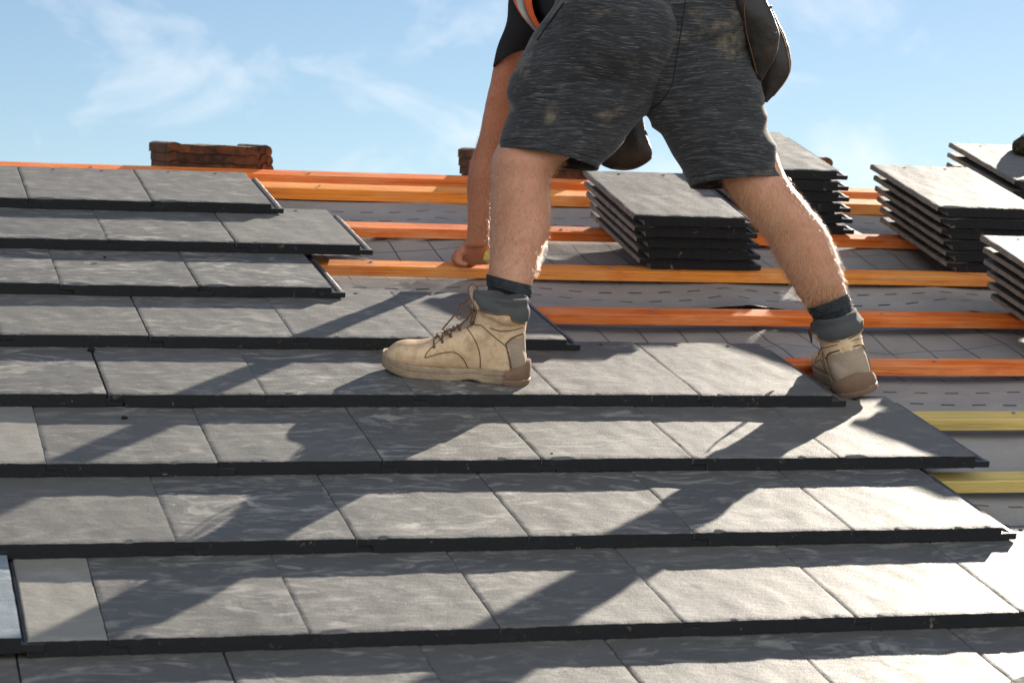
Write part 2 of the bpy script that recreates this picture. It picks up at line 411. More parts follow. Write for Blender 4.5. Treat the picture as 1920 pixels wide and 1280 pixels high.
def mat_sole():
    t = NT('tan_rubber_sole'); v = t.vec()
    x, y, z = t.sep(t.c.outputs['Object'])
    c = t.mix(t.rng(t.noise(v, 25, 6, 0.7), 0.35, 0.65), (0.33, 0.255, 0.17), (0.21, 0.155, 0.10))
    return t.done(c, 0.75, t.bump(t.noise(v, 120, 4, 0.7), 0.0015), 0.3)
M_sole = mat_sole()
M_heelrub = mat_plain('brown_heel_rubber', (0.21, 0.13, 0.085), 0.7, 0.001, 120, 0.7)
M_lace = mat_plain('brown_lace', (0.20, 0.11, 0.06), 0.8, 0.001, 500, 0.45)
M_metal = mat_plain('dark_metal', (0.06, 0.055, 0.05), 0.4, 0.0003, 300, 0.8, 0.7)
def mat_leather():
    t = NT('worn_brown_leather'); v = t.vec()
    c = t.mix(t.rng(t.noise(v, 9, 5, 0.6), 0.48, 0.72), (0.012, 0.010, 0.009), (0.075, 0.04, 0.022))
    return t.done(c, 0.5, t.bump(t.noise(v, 60, 5, 0.65), 0.002), 0.45)
M_leather = mat_leather()
M_leather_edge = mat_plain('tan_leather_edge', (0.16, 0.085, 0.04), 0.7)
M_brass = mat_plain('yellow_plastic', (0.62, 0.44, 0.10), 0.35, 0.0005, 100, 0.7, 0.5)
M_ground = mat_plain('pale_gravel', (0.42, 0.38, 0.31), 0.95, 0.05, 2, 0.6)
M_wall = mat_plain('rendered_wall', (0.42, 0.38, 0.33), 0.9, 0.003, 60, 0.85)
M_slab = mat_plain('dark_slab', (0.05, 0.04, 0.03), 0.9)

# ------------------------------------------------------------------ setting: ground, house body
bm = bmesh.new(); bm_box(bm, (-900, -900, -0.4), (900, 900, 0)); tag(link('ground', mesh_of(bm, sm=False), M_ground), kind='structure')
RIDGE = 2.90
rw = W((0, RIDGE, -0.17)); ev = W((0, -1.3, -0.17))
bm = bmesh.new()
x0, x1 = -4.5, 8.5
prof = [(ev.y+0.3, 0.0), (2*rw.y-ev.y-0.3, 0.0), (2*rw.y-ev.y-0.3, ev.z-0.04), (rw.y, rw.z-0.06), (ev.y+0.3, ev.z-0.04)]
a = [bm.verts.new((x0, y, z)) for y, z in prof]; b = [bm.verts.new((x1, y, z)) for y, z in prof]
bm.faces.new(a); bm.faces.new(b[::-1])
for i in range(5):
    if i in (2, 3): continue
    bm.faces.new((a[i], b[i], b[(i+1) % 5], a[(i+1) % 5]))
house = link('house', mesh_of(bm, sm=False), M_wall); tag(house, 'pale rendered house body under the roof being tiled', 'house')
bm = bmesh.new()  # unseen dark slab added under both slopes to stop light leaks
prof = [(ev.y, ev.z), (rw.y, rw.z), (2*rw.y-ev.y, ev.z)]
for (p, q) in ((prof[0], prof[1]), (prof[1], prof[2])):
    vs_ = []
    for x in (x0-0.3, x1+0.3):
        for (y, z) in (p, q):
            for dz in (0, -0.05): vs_.append(bm.verts.new((x, y, z+dz)))
    for f in ((0,1,3,2),(4,6,7,5),(0,4,5,1),(2,3,7,6),(0,2,6,4),(1,5,7,3)): bm.faces.new([vs_[i] for i in f])
link('light_block_slab', mesh_of(bm, sm=False), M_slab, house)

def roof_obj(name, me, mats, u=0, v=0, n=0, rx=0.0, rz=0.0, parent=None, ry=0.0):
    mw = MR @ Matrix.Translation((u, v, n)) @ Matrix.Rotation(rz, 4, 'Z') @ Matrix.Rotation(rx, 4, 'X') @ Matrix.Rotation(ry, 4, 'Y')
    return link(name, me, mats, parent, mw)

# ------------------------------------------------------------------ underlay sheets
def sheet(v0, v1, n_hi, label, edge_amp, curl, seed, pass_u=(-2.2, 5.6)):
    bm = bmesh.new(); nu, nv = 260, 40
    rows = []
    for j in range(nv+1):
        row = []
        for i in range(nu+1):
            u = pass_u[0] + (pass_u[1]-pass_u[0])*i/nu; s = j/nv
            lo = v0 + edge_amp*noise.noise(Vector((u*1.7, seed, 0))) + edge_amp*0.35*noise.noise(Vector((u*6, seed, 3)))
            v = lo + (v1-lo)*s
            sag = -0.020*abs(math.sin(math.pi*(u-0.35)/0.6))**0.8
            near = min(abs(v-(1.372+0.335*k)) for k in range(-6, 5))
            k_ = min(1.0, near/0.10)
            z = n_hi + sag*(0.35+0.65*k_) + k_*0.015*noise.noise(Vector((u*2.2, v*5, seed))) + k_*0.006*noise.noise(Vector((u*9, v*14, seed+5)))
            if s < 0.12:
                cu = (1-s/0.12)**2; z += curl*cu*(0.55+0.9*noise.noise(Vector((u*2.3, seed+9, 1))))
            row.append(bm.verts.new((u, v, z)))
        rows.append(row)
    for j in range(nv):
        for i in range(nu): bm.faces.new((rows[j][i], rows[j][i+1], rows[j+1][i+1], rows[j+1][i]))
    return tag(roof_obj('underlay_sheet', mesh_of(bm), M_under), label, 'roofing underlay', 'grey underlay sheets under the battens')
sheet(-1.2, 0.80, -0.102, 'grey underlay sheet lying lowest, under the yellow battens', 0.02, 0.004, 2.0)
sheet(0.56, 1.90, -0.098, 'grey gridded underlay sheet in the middle, behind the raised heel', 0.03, 0.012, 5.0)
sheet(1.80, 2.90, -0.086, 'grey underlay sheet lying highest, with dashed lines below the ridge', 0.035, 0.016, 8.0)

# ------------------------------------------------------------------ battens
def batten_mesh(length, wd, th, seed, split=None):
    bm = bmesh.new(); nx = 150; rings = []
    for i in range(nx+1):
        x = length*i/nx
        dy = 0.0025*noise.noise(Vector((x*0.8, seed, 0))); dz = 0.0018*noise.noise(Vector((x*1.1, seed, 7)))
        e = 0.0015
        prof = [(0, e), (0, th-e), (e, th), (wd-e, th), (wd, th-e), (wd, e), (wd-e, 0), (e, 0)]
        rings.append([(x, y+dy, z+dz+0.0004*noise.noise(Vector((x*30, y*40, z*40+seed)))) for y, z in prof])
    loft(bm, rings)
    return mesh_of(bm, ang=30)
BAT = [ # v front, width, thickness, top n, material, label
 (2.845, 0.050, 0.027, -0.058, M_orange, 'red orange batten along the ridge, topmost against the sky'),
 (2.706, 0.058, 0.032, -0.057, M_orange2, 'amber batten with pale sunlit top, just below the ridge batten'),
 (2.350, 0.054, 0.026, -0.057, M_orange, 'orange batten running behind the hand and under the rear of the five tile pile'),
 (2.020, 0.050, 0.026, -0.057, M_orange2, 'orange batten on which the gripping hand rests'),
 (1.680, 0.052, 0.026, -0.057, M_orange, 'orange batten passing behind both ankles'),
 (1.346, 0.048, 0.026, -0.057, M_orange, 'lowest orange batten, behind the raised heel of the boot'),
 (1.012, 0.050, 0.026, -0.057, M_yellow, 'yellow batten, upper one of the two yellow ones'),
 (0.678, 0.050, 0.026, -0.057, M_yellow, 'yellow batten, lower one of the two, near the tile ends')]
for k, (v, wd, th, nt_, m, lab) in enumerate(BAT):
    tag(roof_obj('batten', batten_mesh(7.6, wd, th, k*3.1), m, -2.1, v, nt_-th), lab, 'batten', 'timber battens across the roof')
M_nail = mat_plain('galvanised_nail', (0.25, 0.25, 0.25), 0.45, 0.0002, 100, 0.6, 0.6)
for b_ in [o for o in COL.objects if o.name.startswith('batten')]:
    wd_ = max(v.co.y for v in b_.data.vertices); th_ = max(v.co.z for v in b_.data.vertices)
    for k in range(4, 11):
        q = bmesh.new(); bmesh.ops.create_cone(q, cap_ends=True, segments=12, radius1=0.0042, radius2=0.0038, depth=0.0016, matrix=Matrix.Translation((0.35+0.6*k+random.uniform(-.02, .02), wd_*random.uniform(.3, .7), th_+0.0006)))
        link('nail', mesh_of(q, ang=30), M_nail, b_)
tag(roof_obj('ridge_board', batten_mesh(7.6, 0.045, 0.016, 31.0), M_orange, -2.1, 2.849, -0.1035), 'thin red board wedged directly under the ridge batten', 'board')

# ------------------------------------------------------------------ tiles
TW, TL, TT = 0.2976, 0.415, 0.0262
SL = 0.0271/0.335                      # how far a laid tile drops over one gauge
TILT = -math.atan(SL)
def tile_mesh(seed, x0=0.0, x1=TW, lip=True):
    bm = bmesh.new(); rs = random.Random(seed)
    nx, ny = 64, 26
    xs = [x0 + (x1-x0)*i/nx for i in range(nx+1)]
    ys = [TL*(j/ny)**1.25 for j in range(ny+1)]
    def jig(x, y, z, a=0.0007, f=60): return a*noise.noise(Vector((x*f, y*f, z*f+seed*3.7)))
    def topz(x, y):
        z = 0.0011*noise.noise(Vector((x*9+seed, y*7, 0))) + 0.0006*noise.noise(Vector((x*28+seed, y*20, 2)))
        return z
    def botz(x): return -0.0125 if (x < x0+0.030 and lip) else -TT
    ft = []   # front-edge wobble per column
    for x in xs: ft.append((0.0016*noise.noise(Vector((x*95, seed, 0))) + 0.0012*noise.noise(Vector((x*22, seed, 4))), max(0, noise.noise(Vector((x*34, seed*2.3, 9)))-0.30)*0.006 + 0.0007*abs(noise.noise(Vector((x*150, seed, 5))))))
    T = []; B = []
    for j, y in enumerate(ys):
        rt, rb = [], []
        for i, x in enumerate(xs):
            yy = y; zt = topz(x, y); 
            if j == 0: yy += ft[i][0] + ft[i][1]*0.8; zt -= 0.0012 + ft[i][1]
            ex = jig(x, y, 0, 0.0008, 40) if i in (0, nx) else 0
            if i in (0, nx): zt -= (0.0007 if i == 0 else 0.0) + abs(jig(x, y, 1, 0.0018 if i == 0 else 0.0006, 70))
            rt.append(bm.verts.new((x+ex, yy, zt))); rb.append(bm.verts.new((x+ex, yy if j else y+ft[i][0]*1.6+0.0006, botz(x)+jig(x, y, 3, 0.0009))))
        T.append(rt); B.append(rb)
    for j in range(ny):
        for i in range(nx):
            bm.faces.new((T[j][i], T[j][i+1], T[j+1][i+1], T[j+1][i])); bm.faces.new((B[j][i], B[j+1][i], B[j+1][i+1], B[j][i+1]))
        bm.faces.new((T[j][0], T[j+1][0], B[j+1][0], B[j][0])); bm.faces.new((T[j][nx], B[j][nx], B[j+1][nx], T[j+1][nx]))
    # front face in levels so that it can be rough
    lv = 5; prev = T[0]
    for k in range(1, lv+1):
        cur = B[0] if k == lv else [bm.verts.new((T[0][i].co.x, T[0][i].co.y*(1-k/lv)+B[0][i].co.y*k/lv + 0.0012*noise.noise(Vector((xs[i]*70, k*0.9, seed))), T[0][i].co.z*(1-k/lv)+B[0][i].co.z*k/lv)) for i in range(nx+1)]
        for i in range(nx): bm.faces.new((prev[i], cur[i], cur[i+1], prev[i+1]))
        if k < lv: pass
        prev = cur
    bm.faces.new(T[ny] + B[ny][::-1])
    me_body = None
    # nail holes near the head
    for hx, hy in ((x0+(x1-x0)*0.30, TL-0.028), (x0+(x1-x0)*0.72, TL-0.026)):
        ring = [bm.verts.new((hx+0.0045*math.cos(a)*(1+0.3*rs.random()), hy+0.0045*math.sin(a), topz(hx, hy)+0.0009)) for a in [k*math.pi/4 for k in range(8)]]
        bm.faces.new(ring).material_index = 1
    me = mesh_of(bm, ang=38)
    return me
def lip_mesh(seed):
    bm = bmesh.new(); x0, x1 = TW-0.006, TW+0.033
    prof = [(x0, -0.0245), (x0, -0.0185), (TW+0.004, -0.0185), (TW+0.006, -0.0132), (TW+0.010, -0.0132), (TW+0.012, -0.0190), (TW+0.020, -0.0190), (TW+0.022, -0.0128), (x1-0.004, -0.0128), (x1, -0.016), (x1, -0.0235), (x1-0.003, -0.0250)]
    rings = []
    for j in range(25):
        y = 0.0012 + (TL-0.004)*j/24 if j != 1 else 0.006
        rings.append([(x+0.0005*noise.noise(Vector((x*50, y*30, seed))), y + (0.0012*noise.noise(Vector((x*90, z*90, seed))) if j == 0 else 0), z+0.0003*noise.noise(Vector((x*90, y*40, seed+2)))) for x, z in [(x_, -0.0130 if (j < 2 and -0.02 < z_ < -0.012) else z_) for x_, z_ in prof]])
    loft(bm, rings); return mesh_of(bm, ang=30)
TM = [tile_mesh(s) for s in range(7)]
for me in TM: me.materials.append(M_tile); me.materials.append(M_hole)
TMW = TM[2].copy(); TMW.materials.clear(); TMW.materials.append(M_tile_warm); TMW.materials.append(M_hole)
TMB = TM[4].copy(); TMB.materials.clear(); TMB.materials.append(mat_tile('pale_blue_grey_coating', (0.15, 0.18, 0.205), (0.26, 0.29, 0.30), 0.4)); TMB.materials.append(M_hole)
LM = [lip_mesh(s*1.3) for s in range(3)]
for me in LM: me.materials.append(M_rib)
tcount = 0
def tile(mw, label, group, warm=False, me=None):
    global tcount
    tcount += 1
    o = bpy.data.objects.new('roof_tile', me or (TMW if warm else TM[random.randrange(7)])); COL.objects.link(o)
    o.matrix_world = mw; tag(o, label, 'roof tile', group, 'thing')
    l = bpy.data.objects.new('interlock_lip', LM[random.randrange(3)]); COL.objects.link(l); l.parent = o
    return o
G_LAID = 'grey tiles laid in courses on the roof'
ORD = ['last', 'second', 'third', 'fourth', 'fifth', 'sixth', 'seventh', 'eighth', 'ninth']
CRS = ['first', 'second', 'third', 'fourth', 'fifth', 'sixth', 'seventh', 'eighth', 'ninth', 'tenth']
# course: u of its joints' reference, index range
ROWS = {1: (1.0539, -3, 2), 2: (1.2094, -4, 2), 3: (1.0749, -4, 2), 4: (1.2280, -4, 3), 5: (1.1094, -3, 5), 6: (0.9707, -3, 6), 7: (1.1510, -3, 5),
        8: (1.0080, -2, 6), 9: (1.1800, -2, 5), 10: (1.0400, -2, 5)}
FIRST_SEEN = {1: -2, 2: -2, 3: -1, 4: -2, 5: -1, 6: -1, 7: -1, 8: -1, 9: -1, 10: -9}
for r, (off, i0, i1) in ROWS.items():
    for i in range(max(i0, FIRST_SEEN[r]-1), i1):
        v = (8-r)*0.335; u = off + i*0.3
        du = random.uniform(-0.0012, 0.0012); dv = random.uniform(-0.0025, 0.0025); dn = random.uniform(0, 0.0012); rz = random.uniform(-0.003, 0.003)
        e = i1 - i      # 1 = at the open or framed end
        if r < 8:
            lab = 'grey roof tile, %s from the exposed end of the %s course below ridge' % (ORD[e-1], CRS[r-1]) if e > 1 else 'grey roof tile with exposed lip ending the %s course below the ridge' % CRS[r-1]
        elif r == 10: continue
        else:
            lab = 'grey roof tile, %s from the right end of the %s course below the ridge' % (ORD[e-1] if e > 1 else 'first', CRS[r-1])
        mw = MR @ Matrix.Translation((u+du+0.0012, v+dv, dn)) @ Matrix.Rotation(rz, 4, 'Z') @ Matrix.Rotation(TILT, 4, 'X')
        warm = (r == 6 and i == -1)
        if warm: lab = 'pale warm roof tile cut by the picture edge, sixth course below the ridge'
        if r == 8 and i == -1:     # cut tile
            me = tile_mesh(11, 0.183, TW, False); me.materials.append(M_tile_warm); me.materials.append(M_hole)
            tile(mw, 'narrow cut pale tile near the lower left corner, beside a raised bluish tile', G_LAID, me=me); continue
        if r == 8 and i < -1:
            mw = MR @ Matrix.Translation((u+0.178, v-0.004, 0.010)) @ Matrix.Rotation(TILT, 4, 'X')
            lab = 'raised bluish grey tile at the lower left edge of the picture' if i == -2 else 'grey tile hidden beyond the raised bluish tile'
        o_ = tile(mw, lab, G_LAID, warm, me=TMB if (r == 8 and i == -2) else None)
# one more course below the frame, seen only from other positions: its upper part carries the ninth course
for i in range(-2, 6):
    mw = MR @ Matrix.Translation((1.04+i*0.3, -0.67, 0.0)) @ Matrix.Rotation(TILT, 4, 'X')
    tile(mw, 'grey roof tile, %s from the left of the course under the picture edge' % CRS[i+2], G_LAID)

# stacks of new tiles
def stack(name, n, ub, vb, ut, vt, where, base=-0.057):
    for k in range(n):
        s = k/(n-1)
        u = ub+(ut-ub)*s + random.uniform(-0.002, 0.002); v = vb+(vt-vb)*s + random.uniform(-0.002, 0.002)
        nn = base + TT + 0.002 + k*0.0322
        pos = 'top' if k == n-1 else ('bottom' if k == 0 else CRS[n-1-k])
        lab = ('grey roof tile, %s of %s' % (pos, where)) if pos in ('top', 'bottom') else 'grey roof tile, %s from the top of %s' % (pos, where)
        mw = MR @ Matrix.Translation((u, v, nn)) @ Matrix.Rotation(random.uniform(-0.006, 0.006), 4, 'Z')
        tile(mw, lab, 'new grey tiles piled on the battens')
        if k:     # nib the next tile rests on
            pass
stack('a', 5, 2.535, 2.035, 2.482, 1.980, 'the five tile pile between the legs')
stack('b', 6, 2.950, 2.385, 2.890, 2.352, 'the pile standing behind the right thigh')
stack('c', 6, 3.402, 2.060, 3.328, 2.020, 'the big pile between calf and picture edge')
stack('d', 5, 3.800, 2.470, 3.779, 2.438, 'the far pile under the mossy piece')
stack('e', 6, 3.395, 1.385, 3.318, 1.350, 'the near pile cut by the picture edge')

# old clay tiles on the ridge
def old_tile_mesh(seed):
    bm = bmesh.new(); nx, ny = 60, 8; w_, l_ = 0.33, 0.40; rows = []
    def prof(x):
        s = x/w_
        z = 0.0014*math.cos((s-0.12)*2*math.pi*2.4)*(1 if 0.14 < s < 0.86 else 0)
        if s < 0.13: z += 0.006*math.sin(math.pi*s/0.13)
        if s > 0.88: z += 0.008*math.sin(math.pi*(s-0.88)/0.12) - 0.002
        if 0.855 < s < 0.885: z -= 0.010
        return z
    T = []; B = []
    for j in range(ny+1):
        y = l_*j/ny
        T.append([bm.verts.new((w_*i/nx, y+0.002*noise.noise(Vector((i*0.4, seed, j))), prof(w_*i/nx)+0.0012*noise.noise(Vector((i*0.5, j, seed))))) for i in range(nx+1)])
        B.append([bm.verts.new((w_*i/nx, y+(0.003 if j == 0 else 0), prof(w_*i/nx)*1.0-0.0240+0.0015*noise.noise(Vector((i*0.5, j+9, seed))))) for i in range(nx+1)])
    for j in range(ny):
        for i in range(nx):
            bm.faces.new((T[j][i], T[j][i+1], T[j+1][i+1], T[j+1][i])); bm.faces.new((B[j][i], B[j+1][i], B[j+1][i+1], B[j][i+1]))
        bm.faces.new((T[j][0], T[j+1][0], B[j+1][0], B[j][0])); bm.faces.new((T[j][nx], B[j][nx], B[j+1][nx], T[j+1][nx]))
    bm.faces.new(T[0][::-1] + B[0]); bm.faces.new(T[ny] + B[ny][::-1])
    # side roll seen at the ends
    for x in (0.322,):
        rings = []
        for j in range(9):
            y = -0.004 + (l_)*j/8
            rings.append([(x+0.010*math.cos(a), y, -0.0125+0.0125*math.sin(a)) for a in [2*math.pi*k/14 for k in range(14)]])
        loft(bm, rings)
    return mesh_of(bm, ang=40)
OM = [old_tile_mesh(s*2.1) for s in range(3)]
for me in OM: me.materials.append(M_old)
def old_stack(u, v, top_n, n, where, sx=1.0, step=0.006):
    for k in range(n):
        o = bpy.data.objects.new('clay_tile', OM[k % 3]); COL.objects.link(o)
        o.matrix_world = MR @ Matrix.Translation((u+step*k, v, top_n-k*0.0258)) @ Matrix.Rotation(random.uniform(-0.008, 0.008), 4, 'Z') @ Matrix.Rotation(-PITCH+R_(7.0), 4, 'X') @ Matrix.Diagonal((sx, 1, 1, 1))
        tag(o, 'old clay tile, %s' % (('top of ' + where) if k == 0 else '%s from the top of %s' % (CRS[k], where)), 'old tile', 'old clay tiles piled on the ridge', 'thing')
old_stack(1.468, 2.945, -0.008, 6, 'the lone pile on the ridge', 0.87, .004)
old_stack(2.400, 2.945, 0.004, 6, 'the pile behind the bent knee', 0.92)
old_stack(3.130, 2.965, 0.008, 6, 'the pile behind the tall grey pile')

# mossy piece on the far pile
bm = bmesh.new(); rings = []
for j in range(15):
    s = j/14; y = 0.30*s
    r0 = 0.060*(0.55+0.45*math.sin(math.pi*min(1, s*1.15+0.12)))
    rings.append([(r0*1.25*math.cos(a)+0.006*noise.noise(Vector((a*2, j*0.6, 0))), y, max(0.0, r0*0.85*math.sin(a)+(0.012*noise.noise(Vector((a*2.5, j*0.5, 3))) if 0 < a < math.pi else 0))) for a in [2*math.pi*k/40 for k in range(40)]])
loft(bm, rings)
mo = roof_obj('mossy_ridge_tile', mesh_of(bm), M_moss, 3.965, 2.70, 0.1095, rz=R_(-32)); mo.scale = (.8, .8, .8)
tag(mo, 'dark mossy broken ridge tile lying on the far pile of grey tiles', 'ridge tile')
# dark tile fragment in the lower right corner
bm = bmesh.new(); pts = [(0, 0), (0.30, -0.02), (0.34, 0.10), (0.13, 0.085), (0.018, 0.030)]
a = [bm.verts.new((x, y, 0)) for x, y in pts]; b = [bm.verts.new((x, y, 0.018)) for x, y in pts]
bm.faces.new(a[::-1]); bm.faces.new(b)
for i in range(5): bm.faces.new((a[i], a[(i+1) % 5], b[(i+1) % 5], b[i]))
bmesh.ops.bevel(bm, geom=bm.edges[:], offset=0.002, segments=2, affect='EDGES')
t_ = NT('dark_slate'); M_slate = t_.done(t_.mix(t_.rng(t_.noise(t_.vec(), 30, 5), 0.3, 0.7), (0.035, 0.032, 0.03), (0.06, 0.055, 0.05)), 0.8, t_.bump(t_.noise(t_.vec(), 80, 4), 0.002), 0.2)
tag(roof_obj('broken_tile', mesh_of(bm, ang=30), M_slate, 2.335, -0.285, -0.002, rx=TILT), 'dark broken tile corner poking into the lower right picture corner', 'tile fragment')

# crumbs of mortar and dirt left on the tiles
M_crumb = mat_plain('dark_mortar', (0.02, 0.02, 0.02), 0.9, 0.001, 300, 0.6, 0.1)
for x, y, n_, sz, lab in ((171, 655, -0.020, .0062, 'black crumb lying over a tile joint at the upper left'), (233, 783, -0.019, .0048, 'black crumb alone on a shaded tile at the left'),
                          (1034, 851, -0.002, .0034, 'tiny dark crumb near a joint in the middle of the roof'), (197, 482, -0.010, .0032, 'tiny dark crumb on the third course below the ridge')):
    d = CR*((x-CX)/F) + CD*((y-CY)/F) + CF; t_ = (n_ - CC.z)/d.z; p = CC + d*t_
    q = bmesh.new(); bmesh.ops.create_icosphere(q, subdivisions=3, radius=sz)
    for v in q.verts: v.co = Vector((v.co.x*1.3, v.co.y, v.co.z*.7))*(1+0.45*noise.noise(v.co*260+Vector((x, y, 0))))
    tag(roof_obj('mortar_crumb', mesh_of(q), M_crumb, p.x, p.y, n_), lab, 'crumb')

# ------------------------------------------------------------------ the roofer: body
DL, DR = 4.50, 4.71
LEG_L = [(1080, 60, 1215, 75, 4.70, .6), (1015, 160, 1155, 190, 4.67, .6), (965, 225, 1100, 252, 4.64, .75), (931, 278, 1072, 294, 4.62, .88), (921, 303, 1050, 310, 4.61, 1.0), (922, 333, 1034, 338, 4.60, 1.02),
         (921, 365, 1031, 364, 4.585, 1.05), (919, 396, 1033, 396, 4.57, 1.1), (918, 430, 1029, 430, 4.55, 1.1), (918, 467, 1019, 467, 4.53, 1.05), (917, 495, 1009, 501, 4.515, 1.0),
         (917, 516, 998, 530, 4.505, 1.0), (921, 548, 988, 556, 4.50, 1.0), (925, 590, 988, 596, 4.50, 1.0), (930, 630, 980, 640, 4.505, .8)]
LEG_R = [(1235, 70, 1350, 40, 4.70, .6), (1275, 170, 1385, 135, 4.68, .6), (1320, 255, 1420, 220, 4.66, .7), (1344, 310, 1456, 285, 4.65, .8), (1357, 345, 1468, 318, 4.645, 1.0), (1378, 377, 1486, 350, 4.645, 1.02),
         (1405, 412, 1513, 383, 4.65, 1.02), (1436, 447, 1541, 417, 4.66, 1.02), (1456, 486, 1560, 455, 4.67, 1.0), (1478, 523, 1574, 495, 4.68, 1.0),
         (1498, 556, 1583, 528, 4.69, 1.0), (1517, 580, 1588, 553, 4.71, 1.0), (1532, 605, 1597, 588, 4.72, .9), (1552, 640, 1606, 632, 4.725, .8), (1568, 675, 1606, 675, 4.73, .6)]
ARM_L = [(1000, -75, 1055, -55, 5.15, .9), (978, -10, 1030, -5, 5.165, .9), (955, 60, 1008, 60, 5.18, .9), (930, 110, 984, 98, 5.20, .9), (917, 165, 968, 165, 5.22, 1.0), (909, 200, 957, 208, 5.24, 1.0), (899, 243, 947, 252, 5.26, 1.0),
         (893, 272, 938, 281, 5.27, 1.0), (886, 292, 932, 302, 5.275, 1.0), (879, 325, 929, 335, 5.28, .95), (876, 358, 926, 365, 5.29, .9), (877, 395, 921, 400, 5.30, .85), (877, 428, 917, 432, 5.31, .75), (874, 450, 917, 455, 5.32, .75),
         (868, 462, 920, 466, 5.33, .8)]
SEG = 28
bb = bmesh.new()
loft(bb, img_rings(LEG_L, 5, SEG)); loft(bb, img_rings(LEG_R, 5, SEG)); loft(bb, img_rings(ARM_L, 5, SEG))
def sweep(bm, pts, radii, n=5, seg=24, lat=None):
    # pts: world path, radii: (lateral, vertical)
    P = catmull([list(p)+list(r) for p, r in zip(pts, radii)], n); rings = []
    V = [Vector(p[:3]) for p in P]
    for i, p in enumerate(P):
        t = (V[min(i+1, len(V)-1)] - V[max(i-1, 0)]).normalized()
        lt = (lat or WR) - t*(lat or WR).dot(t); lt.normalize(); up = lt.cross(t)
        rings.append([V[i] + lt*p[3]*math.cos(a) + up*p[4]*math.sin(a) for a in [2*math.pi*k/seg for k in range(seg)]])
    loft(bm, rings); return rings
TORSO = [atw(1225, 60, 4.70), atw(1215, 20, 4.76), atw(1158, -12, 4.90), atw(1122, -34, 5.05), atw(1125, -68, 5.20), atw(1118, -70, 5.30)]
TR = [(.10, .07), (.145, .095), (.168, .12), (.170, .125), (.165, .11), (.10, .07)]
sweep(bb, TORSO, TR)
sweep(bb, [atw(1122, -70, 5.24), atw(1112, -62, 5.36), atw(1105, -45, 5.44)], [(.06, .06), (.055, .06), (.055, .06)])      # neck
sweep(bb, [atw(1108, -75, 5.40), atw(1104, -50, 5.43), atw(1100, -20, 5.47), atw(1098, 25, 5.50), atw(1097, 60, 5.51), atw(1097, 78, 5.51)],
      [(.035, .045), (.070, .085), (.080, .100), (.076, .098), (.056, .070), (.025, .035)])       # head, hanging down
for dx in (-.030, .030):                                                                             # eye sockets' brows, ears
    c = atw(1098, 20, 5.50)
    sweep(bb, [c + WR*dx*2.55 - WD*0.01, c + WR*dx*2.7 + WD*0.03], [(.012, .018), (.010, .014)], lat=WF)
sweep(bb, [atw(1098, 20, 5.58), atw(1098, 36, 5.615), atw(1098, 42, 5.60)], [(.010, .014), (.016, .016), (.013, .010)])     # nose
# right arm: braced on the thigh, hidden from the photograph
sweep(bb, [atw(1265, -70, 5.14), atw(1315, 0, 5.13), atw(1345, 70, 5.10), atw(1358, 130, 5.03), atw(1365, 195, 4.93), atw(1368, 215, 4.90)],
      [(.055, .058), (.052, .052), (.046, .046), (.045, .042), (.032, .027), (.036, .020)])
# hips
for (x, y, d, r, s) in ((1150, 85, 4.66, .085, (1, 1, .95)), (1305, 70, 4.72, .085, (1, 1, .95))):
    bmesh.ops.create_uvsphere(bb, u_segments=24, v_segments=16, radius=r, matrix=Matrix.Translation(atw(x, y, d)))
# left hand on the batten: palm, thumb, four fingers curling over the far edge
palm = [(871, 450, 919, 456, 5.33, .75), (862, 463, 921, 468, 5.345, .66), (851, 473, 922, 478, 5.36, .55), (844, 483, 922, 486, 5.37, .45), (847, 492, 920, 493, 5.375, .36), (855, 497, 918, 497, 5.375, .25)]
loft(bb, img_rings(palm, 4, 20))
def finger(bm, pts, r0, r1, n=4):
    P = catmull([list(p) for p in pts], n); V = [Vector(p) for p in P]
    sweep(bm, V, [(r0+(r1-r0)*i/(len(V)-1),)*2 for i in range(len(V))], n=1, seg=12)
for k, (x, ln) in enumerate(((862, .9), (877, 1.0), (893, 1.06), (908, .96))):
    finger(bb, [atw(x, 478, 5.37), atw(x-3, 474, 5.41), atw(x-5, 476, 5.41+.028*ln), atw(x-5, 486, 5.41+.042*ln), atw(x-3, 498, 5.41+.040*ln)], .0105, .0085)
finger(bb, [atw(868, 470, 5.335), atw(858, 481, 5.335), atw(856, 489, 5.335), atw(864, 494, 5.33), atw(878, 496, 5.325)], .0115, .0085)
# right hand fingers spread on the far side of the thigh
for k in range(4):
    x = 1345 + k*15
    finger(bb, [atw(x, 212, 4.905), atw(x-1, 232, 4.89), atw(x-2, 252, 4.875), atw(x-3, 266+3*k, 4.86)], .010, .008)
finger(bb, [atw(1392, 205, 4.90), atw(1404, 222, 4.88), atw(1410, 238, 4.865)], .011, .009)
body_me = fuse(bb, 0.0058, 5, 0.5)
# anatomy relief on the visible calves, knee hollows and forearm
for v, nn in [(v, v.normal.copy()) for v in body_me.vertices]:
    v.co += nn*(0.0028*noise.noise(v.co*11) + 0.0011*noise.noise(v.co*34))
body_t = bvh(body_me)
person = link('person', body_me, [M_skin, M_skin_tan])
for p in body_me.polygons:
    rel = MR.inverted() @ p.center - CC
    if rel.dot(CF) > 5.0: p.material_index = 1
rebase(person)
tag(person, 'roofer in charcoal shorts and tan boots, bent over with one hand on a batten', 'person')
def wear(name, me, mat, parent=None, label=None):
    """world-space mesh -> child part with an origin of its own"""
    par = parent or person
    for m in (mat if isinstance(mat, (list, tuple)) else [mat]): me.materials.append(m)
    o = bpy.data.objects.new(name, me); COL.objects.link(o)
    c = sum((v.co for v in me.vertices), Vector())/len(me.vertices)
    me.transform(Matrix.Translation(-c))
    o.parent = par
    mwp = par['_mw'] if False else None
    base = Vector(par_pos(par)); o.location = c - base
    if label: o['label'] = label
    return o
